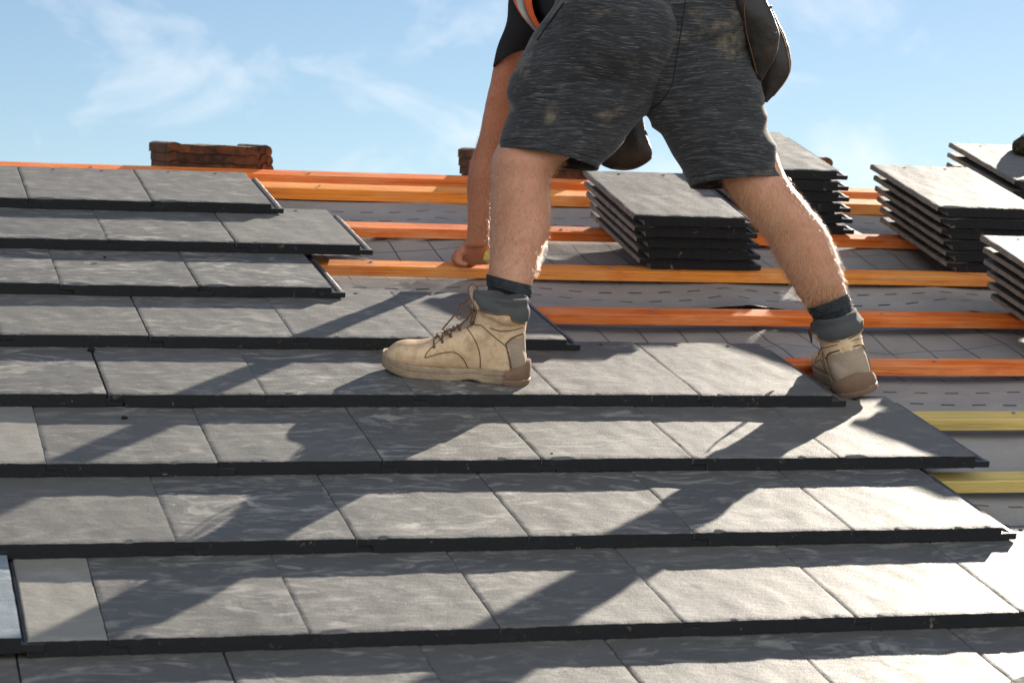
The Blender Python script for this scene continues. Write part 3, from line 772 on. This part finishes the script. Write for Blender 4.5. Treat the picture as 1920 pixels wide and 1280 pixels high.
def par_pos(o):
    p = Vector(o.location)
    while o.parent: o = o.parent; p = p + Vector(o.location)
    return p

# ------------------------------------------------------------------ shorts
SH_L = [(900, 400, 1100, 440, 4.60, .86), (914, 340, 1110, 382, 4.605, .86), (926, 292, 1119, 335, 4.615, .86), (931, 278, 1122, 317, 4.62, .86), (944, 240, 1142, 288, 4.63, .86), (955, 205, 1172, 253, 4.635, .84), (956, 172, 1203, 222, 4.64, .78), (970, 128, 1236, 172, 4.65, .76),
        (990, 90, 1262, 122, 4.66, .78), (1018, 44, 1290, 62, 4.68, .78), (1046, -4, 1310, 0, 4.70, .74), (1058, -70, 1310, -70, 4.73, .66)]
SH_R = [(1355, 470, 1502, 448, 4.635, .92), (1328, 412, 1486, 392, 4.64, .92), (1310, 366, 1474, 348, 4.645, .92), (1300, 350, 1467, 332, 4.645, .92), (1282, 322, 1457, 300, 4.65, .90), (1256, 280, 1442, 254, 4.65, .86), (1226, 236, 1430, 205, 4.66, .82), (1208, 200, 1420, 150, 4.665, .80),
        (1192, 150, 1409, 95, 4.67, .80), (1180, 90, 1394, 42, 4.68, .80), (1175, 20, 1374, -8, 4.70, .74), (1165, -60, 1352, -70, 4.73, .64)]
sb = bmesh.new()
loft(sb, img_rings(SH_L, 5, 36)); loft(sb, img_rings(SH_R, 5, 36))
for (x, y, d, r) in ((1150, 75, 4.625, .132), (1320, 55, 4.685, .118)):
    bmesh.ops.create_uvsphere(sb, u_segments=28, v_segments=20, radius=r, matrix=Matrix.Translation(atw(x, y, d)))
me = fuse(sb, 0.0055, 8, 0.5)
# cloth folds
def fold(p, nrm):
    q = MR.inverted() @ p
    a = q.dot(CR); b = -q.dot(CD)
    f1 = noise.noise(Vector((a*3.0+b*4.5, b*13.0-a*3.0, q.y*2)))
    f2 = noise.noise(Vector((a*7.0-b*6.0, b*26.0+a*8.0, q.y*4+7)))
    f3 = noise.noise(Vector((a*20, b*20, q.y*9)))
    r_ = 1-abs(f1)*2.2
    return 0.0028 + 0.0115*max(r_-0.55, -0.22) + 0.0042*f2 + 0.0014*f3
for v, nn in [(v, v.normal.copy()) for v in me.vertices]: v.co += nn*fold(v.co, nn)
bm = bmesh.new(); bm.from_mesh(me)
for (p, q, dp) in (((930, 279), (1121, 318), 4.62), ((1299, 351), (1468, 334), 4.645)):
    A, B = atw(*p, dp), atw(*q, dp)
    n_ = (B-A).cross(WF + WD*0.06).normalized()
    if n_.dot(WD) < 0: n_ = -n_
    mid = (A+B)/2; hw = (B-A).length/2+0.05
    geom = [f for f in bm.faces if (f.calc_center_median()-mid).length < hw+0.1]
    gv = {v for f in geom for v in f.verts}; ge = {e for f in geom for e in f.edges}
    bmesh.ops.bisect_plane(bm, geom=list(gv)+list(ge)+geom, plane_co=mid, plane_no=n_, clear_outer=True)
# keep largest island only
seen = set(); best = []
for v in bm.verts:
    if v in seen: continue
    st = [v]; isl = []; seen.add(v)
    while st:
        x = st.pop(); isl.append(x)
        for e in x.link_edges:
            o_ = e.other_vert(x)
            if o_ not in seen: seen.add(o_); st.append(o_)
    if len(isl) > len(best): best = isl
bs = set(best); bmesh.ops.delete(bm, geom=[v for v in bm.verts if v not in bs], context='VERTS')
me.clear_geometry() if False else None
me2 = mesh_of(bm)
shorts_t = bvh(me2)
me2 = evaluated(me2, [('SOLIDIFY', dict(thickness=0.0035, offset=-1.0))])
shorts = wear('shorts', me2, M_shorts)
M_seam = mat_plain('dark_seam_thread', (0.012, 0.013, 0.015), 0.9)
def seam(name, pts, r, tree, mat, parent, n=8, lift=-0.0002, label=None):
    P = catmull([list(p) for p in pts], n); V = [cast(tree, x, y, lift) for x, y in P]; V = [v for v in V if v]
    b = bmesh.new(); tube(b, V, r, 6); return wear(name, mesh_of(b), mat, parent, label)
seam('back_seam', [(1287, -10), (1279, 45), (1266, 127), (1259, 161), (1240, 190), (1217, 206)], 0.0013, shorts_t, M_seam, shorts)
seam('pocket_seam', [(1008, 76), (1022, 55), (1038, 33), (1058, 6)], 0.0028, shorts_t, M_seam, shorts)
seam('hem_stitching', [(938, 264), (989, 260), (1060, 279), (1122, 300)], 0.0008, shorts_t, M_seam, shorts)
seam('hem_stitching', [(1298, 332), (1356, 322), (1420, 316), (1458, 316)], 0.0008, shorts_t, M_seam, shorts)

# ------------------------------------------------------------------ t-shirt and vest
tb = bmesh.new()
SLV = [(985, -85, 1075, -60, 5.14, 1.0), (955, -12, 1050, -2, 5.16, 1.0), (950, 40, 1030, 40, 5.17, 1.0), (934, 82, 1010, 75, 5.18, 1.0), (925, 118, 988, 96, 5.19, 1.0), (922, 140, 982, 118, 5.195, 1.0)]
loft(tb, img_rings(SLV, 5, 28))
sweep(tb, [atw(1268, -75, 5.14), atw(1315, -5, 5.13), atw(1338, 50, 5.11)], [(.068, .07), (.063, .063), (.062, .062)])
sweep(tb, TORSO[1:], [(a+.010, b+.010) for a, b in TR[1:]])
me = fuse(tb, 0.006, 6)
bm = bmesh.new(); bm.from_mesh(me)
A, B = atw(926, 124, 5.19), atw(986, 98, 5.19); n_ = (B-A).cross(WF+WD*0.1).normalized(); n_ = n_ if n_.dot(WD) > 0 else -n_
geom = [f for f in bm.faces if (f.calc_center_median()-(A+B)/2).length < 0.10]
bmesh.ops.bisect_plane(bm, geom=list({v for f in geom for v in f.verts})+list({e for f in geom for e in f.edges})+geom, plane_co=(A+B)/2, plane_no=n_, clear_outer=True)
for v in bm.verts:
    v.co += Vector((0, 0, 1))*0.003*noise.noise(v.co*18)
me = evaluated(mesh_of(bm), [('SOLIDIFY', dict(thickness=0.003, offset=-1.0))])
wear('t_shirt', me, M_black_cloth)
# vest: a shell round the ribs with orange and grey bands
P = catmull([list(p)+[r[0]+.032, r[1]+.026] for p, r in zip(TORSO[2:5], TR[2:5])], 10)
V = [Vector(p[:3]) for p in P]; rg = []
for i, p in enumerate(P):
    t = (V[min(i+1, len(V)-1)] - V[max(i-1, 0)]).normalized(); lt = (WR - t*WR.dot(t)).normalized(); up = lt.cross(t)
    rg.append([V[i] + lt*p[3]*math.cos(a) + up*p[4]*math.sin(a) for a in [2*math.pi*k/48 for k in range(48)]])
vb = bmesh.new(); loft(vb, rg, False); vest = wear('safety_vest', evaluated(mesh_of(vb), [('SOLIDIFY', dict(thickness=0.003, offset=0.0))]), M_orange_vest)
vb = bmesh.new(); loft(vb, [[q + (q-V[i]).normalized()*0.003 for q in rg[i]] for i in (4, 5, 6, 7)], False)
wear('reflective_band', evaluated(mesh_of(vb), [('SOLIDIFY', dict(thickness=0.001, offset=0.0))]), M_reflect, vest)

# belt round the waist
vb = bmesh.new()
c = atw(1212, 0, 4.80); t = (TORSO[2]-TORSO[1]).normalized(); lt = (WR - t*WR.dot(t)).normalized(); up = lt.cross(t)
rg = []
for s, g in ((-.022, .168), (-.020, .176), (.020, .176), (.022, .168)):
    rg.append([TORSO[1] + t*(0.03+s) + lt*(g+.008)*math.cos(a) + up*(g-.032)*math.sin(a) for a in [2*math.pi*k/48 for k in range(48)]])
loft(vb, rg, False); belt = wear('belt', mesh_of(vb), M_leather)
# hair cap
hb = bmesh.new()
sweep(hb, [atw(1108, -84, 5.40), atw(1104, -58, 5.42), atw(1101, -25, 5.452), atw(1100, 10, 5.47), atw(1100, 22, 5.48)], [(.035, .045), (.078, .092), (.088, .102), (.084, .096), (.070, .070)])
wear('hair', fuse(hb, 0.008, 3), M_hair)

# ------------------------------------------------------------------ socks
def sock(R, label):
    b = bmesh.new(); rings = img_rings(R, 7, 72)
    out_ = []
    for i, r in enumerate(rings):
        c = sum(r, Vector())/len(r); s = i/(len(rings)-1)
        k = 0.0016*math.sin(s*26) if s > 0.22 else 0.0012
        out_.append([q + (q-c).normalized()*(k + 0.0009*math.cos(j*math.pi)*(1 if s < 0.3 else 0.5) + 0.0015*noise.noise(Vector((j*0.1, s*9, 1)))) for j, q in enumerate(r)])
    out_.insert(0, [q + ((sum(r0, Vector())/len(r0))-q).normalized()*0.004 for r0 in (out_[0],) for q in r0])
    loft(b, out_, False); return wear('sock', mesh_of(b), M_sock, label=label)
sock([(914, 514, 998, 535, 4.50, 1.02, -.05), (914, 530, 996, 553, 4.50, 1.02, -.05), (915, 544, 992, 564, 4.50, .85), (922, 572, 982, 585, 4.505, .7), (930, 600, 974, 610, 4.51, .6)], 'charcoal sock above the boot turned sideways')
sock([(1515, 578, 1588, 550, 4.70, 1.03, -.05), (1523, 592, 1593, 567, 4.705, 1.03), (1531, 604, 1598, 586, 4.71, .95), (1543, 625, 1603, 615, 4.72, .8), (1556, 655, 1606, 648, 4.725, .6)], 'bunched charcoal sock above the boot seen from its heel')

# ------------------------------------------------------------------ boots (local: x to the toe, y to the outer side, z up)
def oval(cx_, cy_, cz, hx, hy, seg=32, p=1.0, ax='z', tilt=0.0):
    res = []
    for k in range(seg):
        a = 2*math.pi*k/seg; c, s = math.cos(a), math.sin(a)
        c = math.copysign(abs(c)**p, c); s = math.copysign(abs(s)**p, s)
        if ax == 'z': res.append(Vector((cx_+hx*c, cy_+hy*s, cz + tilt*hx*c)))
        else: res.append(Vector((cx_, cy_+hx*c, cz+hy*s)))
    return res
def lerp_tab(T, x):
    for (a, *A), (b, *B) in zip(T, T[1:]):
        if a <= x <= b:
            s = (x-a)/(b-a); return [p+(q-p)*s for p, q in zip(A, B)]
    return list(T[0][1:]) if x < T[0][0] else list(T[-1][1:])
def boot_meshes():
    b = bmesh.new()
    foot = [(0.004, .024, .060, .0), (.02, .034, .095, 0), (.05, .037, .12, 0), (.09, .038, .128, .000), (.125, .0385, .118, .002), (.15, .040, .107, .003), (.18, .044, .092, .004), (.205, .0475, .077, .004), (.235, .050, .069, .003), (.262, .0475, .066, .001), (.283, .040, .058, -.002), (.297, .026, .045, -.004), (.302, .012, .036, -.005)]
    rings = []
    for x, hw, zt, cy_ in catmull([list(f) for f in foot], 4):
        z0 = 0.016 + (0.006*max(0, (x-0.22)/0.08)**2 if x > .22 else 0)
        rings.append(oval(x, cy_, (z0+zt)/2, hw, (zt-z0)/2, 32, .78, 'x'))
    loft(b, rings)
    shaft = [(.030, .062, .056, .036), (.07, .066, .060, .037), (.10, .068, .0585, .0375), (.125, .068, .0575, .038), (.145, .067, .058, .040), (.165, .068, .058, .040), (.186, .069, .060, .041)]
    rings = [oval(cx_, 0, z, hx, hy, 36, .92, 'z', tilt=0.0) for z, cx_, hx, hy in catmull([list(s) for s in shaft], 4)]
    loft(b, rings)
    # padded collar: higher at the tongue, dipping behind the ankle, rising at the heel
    def ctop(a): c = math.cos(a); return 0.172 + 0.0125*c + 0.006*math.cos(2*a)*(1 if c < 0 else .4)
    rings = []
    for k in range(48):
        a = 2*math.pi*k/48; c, s = math.cos(a), math.sin(a)
        ce = Vector((.0685+.057*c, .0395*s, ctop(a)-.014)); o_ = Vector((c*.9, s, 0)).normalized()
        rings.append([ce + o_*(.0078*math.cos(t)) + Vector((0, 0, .018*math.sin(t))) for t in [2*math.pi*j/14 for j in range(14)]])
    pv = []
    for r in rings: pv.append([b.verts.new(q) for q in r])
    for k in range(48):
        for j in range(14): b.faces.new((pv[k][j], pv[(k+1) % 48][j], pv[(k+1) % 48][(j+1) % 14], pv[k][(j+1) % 14]))
    me = fuse(b, 0.0027, 5, 0.5)
    # hollow the mouth: push the shaft's lid down inside the collar
    for v in me.vertices:
        c = v.co; rr = math.hypot((c.x-.067)/.050, c.y/.031)
        if c.z > .150 and rr < 1.0: c.z -= .030*(1-rr)**0.4 if rr < 1 else 0
        # creases over the instep and a sunken panel
        if .10 < c.x < .22 and c.z > .03: c.z += 0.0016*math.sin(c.x*230+c.y*30)*max(0, 1-abs(c.x-.165)/.05)
        c += Vector((0, 1, 0))*(0.0010*noise.noise(Vector((c.x*30, c.z*30, c.y*12))))
    bm = bmesh.new(); bm.from_mesh(me)
    def inpoly(x, z, poly):
        r = False; j = len(poly)-1
        for i in range(len(poly)):
            (xi, zi), (xj, zj) = poly[i], poly[j]
            if (zi > z) != (zj > z) and x < (xj-xi)*(z-zi)/(zj-zi)+xi: r = not r
            j = i
        return r
    collar = [(.150, .181), (.132, .178), (.118, .174), (.106, .157), (.075, .1535), (.045, .155), (.036, .144), (.020, .137), (-.02, .134), (-.02, .3), (.15, .3)]
    counter = [(-.02, .107), (.008, .1055), (.031, .105), (.046, .092), (.036, .068), (.033, .036), (.030, .0), (-.02, .0)]
    parts = {0: bmesh.new(), 1: bmesh.new(), 2: bmesh.new()}
    bm.faces.ensure_lookup_table()
    vm = {0: {}, 1: {}, 2: {}}
    for f in bm.faces:
        c = f.calc_center_median(); k = 1 if inpoly(c.x, c.z, collar) else (2 if inpoly(c.x, c.z, counter) else 0)
        nv = []
        for v in f.verts:
            if v.index not in vm[k]: vm[k][v.index] = parts[k].verts.new(v.co)
            nv.append(vm[k][v.index])
        parts[k].faces.new(nv)
    def keep(bm):
        me_ = bpy.data.meshes.new('m'); bm.to_mesh(me_); bm.free(); return smooth(me_)
    full = bpy.data.meshes.new('full'); bm.to_mesh(full); bm.free()
    tree = bvh(full)
    # sole: outline extruded, toe spring, arch gap and a heel block
    plan = [(-.002, .020, 0), (.006, .031, 0), (.03, .036, 0), (.07, .0365, 0), (.11, .0375, .002), (.15, .042, .004), (.19, .049, .005), (.225, .0535, .004), (.255, .0525, .002), (.28, .044, -.001), (.298, .030, -.004), (.307, .014, -.005)]
    def zbot(x): return 0.011*max(0, (x-.235)/.07)**1.6 + (0.0065*math.sin(math.pi*(x-.088)/.055) if .088 < x < .143 else 0)
    def ztop(x): return lerp_tab([(-.01, .040), (.03, .036), (.10, .031), (.18, .028), (.25, .030), (.30, .040), (.31, .042)], x)[0]
    s_ = bmesh.new(); rings = []
    for x, hw, cy_ in catmull([list(p) for p in plan], 4):
        z0, z1 = zbot(x), ztop(x); zm = z0 + .55*(z1-z0)
        rings.append([Vector((x, cy_+y, z)) for y, z in ((-hw+.003, z0), (-hw, z0+.004), (-hw, zm), (-hw+.0022, zm+.0012), (-hw+.0005, zm+.003), (-hw+.001, z1-.003), (-hw+.004, z1), (hw-.004, z1), (hw-.001, z1-.003), (hw-.0005, zm+.003), (hw-.0022, zm+.0012), (hw, zm), (hw, z0+.004), (hw-.003, z0))])
    loft(s_, rings)
    sole = mesh_of(s_, ang=35)
    # heel cup in darker rubber wrapping the back of the sole
    h_ = bmesh.new(); rings = []
    for j in range(29):
        a = math.pi*0.5 + math.pi*j/28
        s = abs(j-14)/14
        x = .031 + .0345*math.cos(a); y = .0385*math.sin(a)
        x = x + (0.012*s**3)
        o_ = Vector((math.cos(a), math.sin(a), 0))
        top = .052 - .022*s**2
        p_ = Vector((x, y, 0))
        p_ = p_ + o_*.0022
        rings.append([p_ - o_*.010, p_ + o_*.0005, p_ + o_*.003 + Vector((0, 0, .004)), p_ + o_*.003 + Vector((0, 0, .012)), p_ + o_*.0012 + Vector((0, 0, .014)), p_ + o_*.003 + Vector((0, 0, .017)), p_+o_*.0025+Vector((0, 0, top*.8)), p_+o_*.0005+Vector((0, 0, top)), p_-o_*.010+Vector((0, 0, top))])
    loft(h_, rings); heel = mesh_of(h_, ang=35)
    # seams, sampled on both sides
    def zz(px, py):      # detail-picture coordinates of the side view -> local x, z
        X = 680+px/3.764; Y = 440+py/3.764
        x = (997-X)/912; return x, (724-.115*(985-X)-Y)/872
    L1 = [[(465, 832), (560, 808), (650, 800), (705, 825), (745, 870), (772, 928)],
          [(462, 832), (480, 790), (560, 722), (660, 655), (738, 620)],
          [(740, 650), (790, 700), (830, 765), (855, 850), (860, 928)],
          [(840, 622), (940, 700), (1030, 775), (1065, 850), (1085, 935)],
          [(815, 505), (830, 520), (940, 535), (1040, 547), (1070, 592), (1165, 635)],
          [(1030, 755), (1080, 715), (1165, 700)], [(1030, 755), (1060, 850), (1080, 935)], [(770, 470), (800, 520), (790, 620), (840, 622)], [(905, 640), (1000, 665), (1160, 655)]]
    sm = bmesh.new()
    for ln in L1:
        pp = catmull([list(zz(*q)) for q in ln], 8)
        for sgn in (1, -1):
            V = []
            for x, z in pp:
                h = tree.ray_cast(Vector((x, .2*sgn, z)), Vector((0, -sgn, 0)))
                if h[0]: V.append(h[0] + h[1]*0.0001)
            if len(V) > 3: tube(sm, V, 0.0019 if ln[0] in ((1030, 755), (815, 505)) else 0.00115, 6)
    seams = mesh_of(sm)
    # eyelets, hooks and laces
    ey = [(.125, .160), (.1255, .1285), (.150, .111), (.168, .098), (.184, .086), (.200, .075)]
    eyel = []; pos = {1: [], -1: []}
    for k, (x, z) in enumerate(ey):
        for sgn in (1, -1):
            h = tree.ray_cast(Vector((x-.004, .2*sgn, z-.004)), Vector((0, -sgn, 0)))
            if not h[0]: continue
            p, n_ = h[0], h[1]; pos[sgn].append(p + n_*.003)
            m = Matrix.Translation(p+n_*.001) @ n_.to_track_quat('Z', 'X').to_matrix().to_4x4()
            r = .0062 if k < 2 else .0036; eb = bmesh.new()
            bmesh.ops.create_cone(eb, cap_ends=True, segments=14, radius1=r, radius2=r*.75, depth=.004 if k < 2 else .0025, matrix=m)
            if k < 2: bmesh.ops.create_uvsphere(eb, u_segments=10, v_segments=8, radius=.0038, matrix=Matrix.Translation(p+n_*.0045))
            eyel.append(('lace_hook' if k < 2 else 'eyelet', mesh_of(eb)))
    lb = bmesh.new()
    for k in range(len(pos[1])-1):
        for (a, b_) in ((pos[1][k], pos[-1][k+1]), (pos[-1][k], pos[1][k+1])):
            mid = (a+b_)/2; h = tree.ray_cast(mid+Vector((.10, 0, .12)), Vector((-.64, 0, -.768)))
            m_ = (h[0]+h[1]*.003) if h[0] else mid+Vector((.01, 0, .01))
            q1 = (a+m_)/2+Vector((.003, 0, .004)); q2 = (b_+m_)/2+Vector((.003, 0, .004))
            tube(lb, [Vector(v) for v in catmull([list(a), list(q1), list(m_), list(q2), list(b_)], 5)], .0016, 8)
    def free(pts, y, r=.0018, yend=None):
        Q = []
        for i, (px, py) in enumerate(pts):
            x, z = zz(px, py); s = i/(len(pts)-1); Q.append([x, y + ((yend if yend is not None else y)-y)*s, z])
        tube(lb, [Vector(v) for v in catmull(Q, 6)], r, 8)
    free([(765, 470), (740, 420), (728, 380), (735, 352), (760, 342), (785, 358), (795, 392)], .030, yend=.016)
    free([(765, 490), (735, 480), (700, 488), (665, 515), (640, 550), (612, 582), (592, 606), (570, 635)], .040, yend=.052)
    free([(770, 498), (762, 530), (740, 570), (700, 605), (650, 640), (610, 655), (592, 665), (600, 682), (620, 678)], .042, yend=.036)
    free([(765, 490), (775, 540), (765, 600)], .041)
    free([(765, 480), (720, 495), (665, 545), (640, 610), (672, 640), (725, 590), (762, 520)], -.038, yend=-.050)
    lace = mesh_of(lb)
    # tongue
    tg = bmesh.new(); rg = []
    for x, z, w_ in catmull([[.205, .066, .014], [.175, .089, .019], [.145, .112, .022], [.130, .135, .025], [.131, .165, .028], [.136, .187, .027], [.137, .193, .018]], 4):
        rg.append([Vector((x-.006+.007*math.sin(t), w_*math.cos(t), z+.005*math.sin(t))) for t in [2*math.pi*j/16 for j in range(16)]])
    loft(tg, rg)
    return dict(boot=keep(parts[0]), collar=keep(parts[1]), heel_counter=keep(parts[2]), sole=sole, heel_cap=heel, stitching=seams, laces=lace, tongue=mesh_of(tg)), eyel
BM, EYE = boot_meshes()
MATS = dict(boot=M_nubuck, collar=M_padding, heel_counter=M_suede, sole=M_sole, heel_cap=M_heelrub, stitching=mat_plain('tan_seam_thread', (0.16, 0.10, 0.05), 0.8), lace_hook=M_metal, eyelet=M_metal, laces=M_lace, tongue=M_suede)
def place_boot(M, mirror, label, BS=BS if 'BS' in globals() else 0.965):
    mm = M @ (Matrix.Diagonal((*BS, 1)) if isinstance(BS, tuple) else Matrix.Scale(BS, 4)) @ (Matrix.Diagonal((1, -1, 1, 1)) if mirror else Matrix.Identity(4))
    root = None
    for k, me in list(BM.items()) + EYE:
        c = me.copy(); c.transform(mm)
        if mirror: c.flip_normals()
        # keep texture coordinates tied to the boot: world mesh, own origin
        o = wear(k, c, MATS[k], root)
        if root is None: root = o; o['label'] = label
    return root
def basis(o, x, up):
    x = x.normalized(); z = (up - x*up.dot(x)).normalized(); y = z.cross(x)
    M = Matrix((x, y, z)).transposed().to_4x4(); M.translation = o; return M
# sideways boot
BS = 0.965
Oh = W(Vector((1.961, 1.086, -0.0062)) ); Xt = MR3 @ Vector((-0.940, 0.340, -0.026)); UP = MR3 @ Vector((0.0, 0.07, 1.0))
place_boot(basis(Oh, Xt, UP), False, 'tan work boot turned sideways, charcoal collar and loose laces')
Oh2 = W(Vector((2.696, 1.062, -0.0240))); Xt2 = MR3 @ Vector((0.27, 0.95, -0.14)); UP2 = MR3 @ Vector((-0.38, 0.05, 1.0))
place_boot(basis(Oh2, Xt2, UP2), True, 'tan work boot seen from its heel, toe pointing up the roof', (1.0, 1.16, .93))

# ------------------------------------------------------------------ fine hair on legs and forearm
def hairs(n, boxes, seed, name, lmin, lmax):
    rs = random.Random(seed); tris = body_me_w
    b_v = []; b_f = []
    areas = []; cand = []
    for p in body_me_w.polygons:
        c = p.center
        q = MR.inverted() @ c; rel = q - CC; d = rel.dot(CF); x = CX + F*rel.dot(CR)/d; y = CY + F*rel.dot(CD)/d
        for bx in boxes:
            if bx[0] < x < bx[2] and bx[1] < y < bx[3] and bx[4] < d < bx[5]: cand.append(p.index); break
    for _ in range(n):
        p = body_me_w.polygons[rs.choice(cand)]
        vs_ = [body_me_w.vertices[i].co for i in p.vertices]; a, b = rs.random(), rs.random()
        o = vs_[0].lerp(vs_[1], a).lerp(vs_[3 if len(vs_) > 3 else 2].lerp(vs_[2], a), b)
        nn = p.normal
        dr = (nn*rs.uniform(.35, .8) + Vector((0, 0, -1))*rs.uniform(.3, .9) + Vector((rs.uniform(-1, 1), rs.uniform(-1, 1), rs.uniform(-1, 1)))*.35).normalized()
        ln = rs.uniform(lmin, lmax); sd = dr.cross(nn); sd = (sd.normalized() if sd.length > 1e-4 else WR)*0.00017
        k = len(b_v); mid = o + dr*ln*.5 + nn*ln*.08
        b_v += [o-sd, o+sd, mid+sd*.8, mid-sd*.8, o+dr*ln+Vector((0, 0, -1))*ln*.12]; b_f += [(k, k+1, k+2, k+3), (k+3, k+2, k+4)]
    me = bpy.data.meshes.new(name); me.from_pydata(b_v, [], b_f); me.update(); return me
body_me_w = body_me.copy(); body_me_w.transform(Matrix.Translation(person.location))
wear('body_hair', hairs(20000, [(900, 300, 1090, 515, 4.3, 4.8), (1340, 330, 1610, 585, 4.5, 5.0)], 5, 'h', .006, .015), M_bhair)
wear('body_hair', hairs(5000, [(860, 250, 960, 450, 5.1, 5.5)], 6, 'h', .005, .012), M_bhair)

# ------------------------------------------------------------------ yellow thing in the hand
bm = bmesh.new(); bmesh.ops.create_icosphere(bm, subdivisions=1, radius=.020, matrix=Matrix.Translation(atw(919, 480, 5.315)) @ Matrix.Diagonal((.95, .5, 1.0, 1)))
for v in bm.verts: v.co += Vector((noise.noise(v.co*90), noise.noise(v.co*90+Vector((5, 0, 0))), noise.noise(v.co*90+Vector((0, 5, 0)))))*.004
o = link('nail_pack', mesh_of(bm, sm=False), M_brass); rebase(o); tag(o, 'small yellow crinkled packet between the hand and the calf', 'packet')

# ------------------------------------------------------------------ leather pouches
def pouch(rings, label, rimdef=None):
    b = bmesh.new(); loft(b, img_rings(rings, 6, 32)); me = fuse(b, .005, 3)
    for v in me.vertices: v.co += v.normal*(.004*noise.noise(v.co*14)+.0012*noise.noise(v.co*50))
    o = link('tool_pouch', me, M_leather); c = rebase(o)
    tree = BVHTree.FromPolygons([v.co + o.location for v in me.vertices], [tuple(p.vertices) for p in me.polygons])
    tag(o, label, 'pouch', 'leather tool pouches on the belt')
    def ch(nm, pts, r, mat):
        P = catmull([list(p) for p in pts], 8); V = [cast(tree, x, y, .0003) for x, y in P]; V = [v for v in V if v]
        if len(V) > 2:
            bb_ = bmesh.new(); tube(bb_, [v - o.location for v in V], r, 6); link(nm, mesh_of(bb_), mat, o)
    return o, ch
po, ch = pouch([(1372, -40, 1428, -40, 4.60, .9), (1374, 0, 1436, -8, 4.60, .9), (1384, 40, 1450, 28, 4.60, .8), (1398, 80, 1460, 65, 4.61, .7), (1408, 115, 1454, 105, 4.62, .6), (1416, 140, 1440, 135, 4.63, .5), (1423, 155, 1431, 154, 4.63, .4)],
               'dark leather pouch at the hip, front one with the stitched face')
ch('stitching', [(1399, 2), (1396, 20), (1400, 60), (1410, 100), (1420, 140)], .0011, M_leather_edge)
ch('rivet', [(1443, 12), (1444, 14), (1445, 15)], .0045, M_metal)
ch('rivet', [(1452, 60), (1452, 62), (1452, 63)], .0045, M_metal)
po, ch = pouch([(1424, 20, 1452, 18, 4.72, .6), (1424, 45, 1460, 42, 4.72, .8), (1425, 75, 1474, 70, 4.72, .8), (1424, 110, 1482, 100, 4.72, .8), (1426, 145, 1483, 130, 4.72, .7), (1428, 175, 1470, 160, 4.72, .5), (1430, 193, 1446, 188, 4.72, .4), (1432, 198, 1438, 197, 4.72, .3)],
               'brown leather pouch at the hip, rear one reaching furthest into the sky')
ch('piping', [(1458, 50), (1468, 70), (1475, 95), (1479, 118), (1478, 140), (1466, 160), (1450, 180)], .0016, M_leather_edge)
po, ch = pouch([(1085, 150, 1195, 150, 4.92, .5), (1090, 200, 1203, 200, 4.92, .55), (1098, 232, 1210, 236, 4.92, .55), (1104, 262, 1220, 266, 4.92, .55), (1110, 288, 1224, 284, 4.92, .5), (1122, 306, 1218, 300, 4.92, .45), (1145, 317, 1200, 313, 4.92, .35), (1165, 320, 1185, 319, 4.92, .25)],
               'dark leather pouch hanging in front, visible between the thighs')
ch('piping', [(1209, 245), (1220, 268), (1224, 284), (1219, 298), (1200, 311), (1180, 317), (1150, 315)], .0022, M_leather_edge)
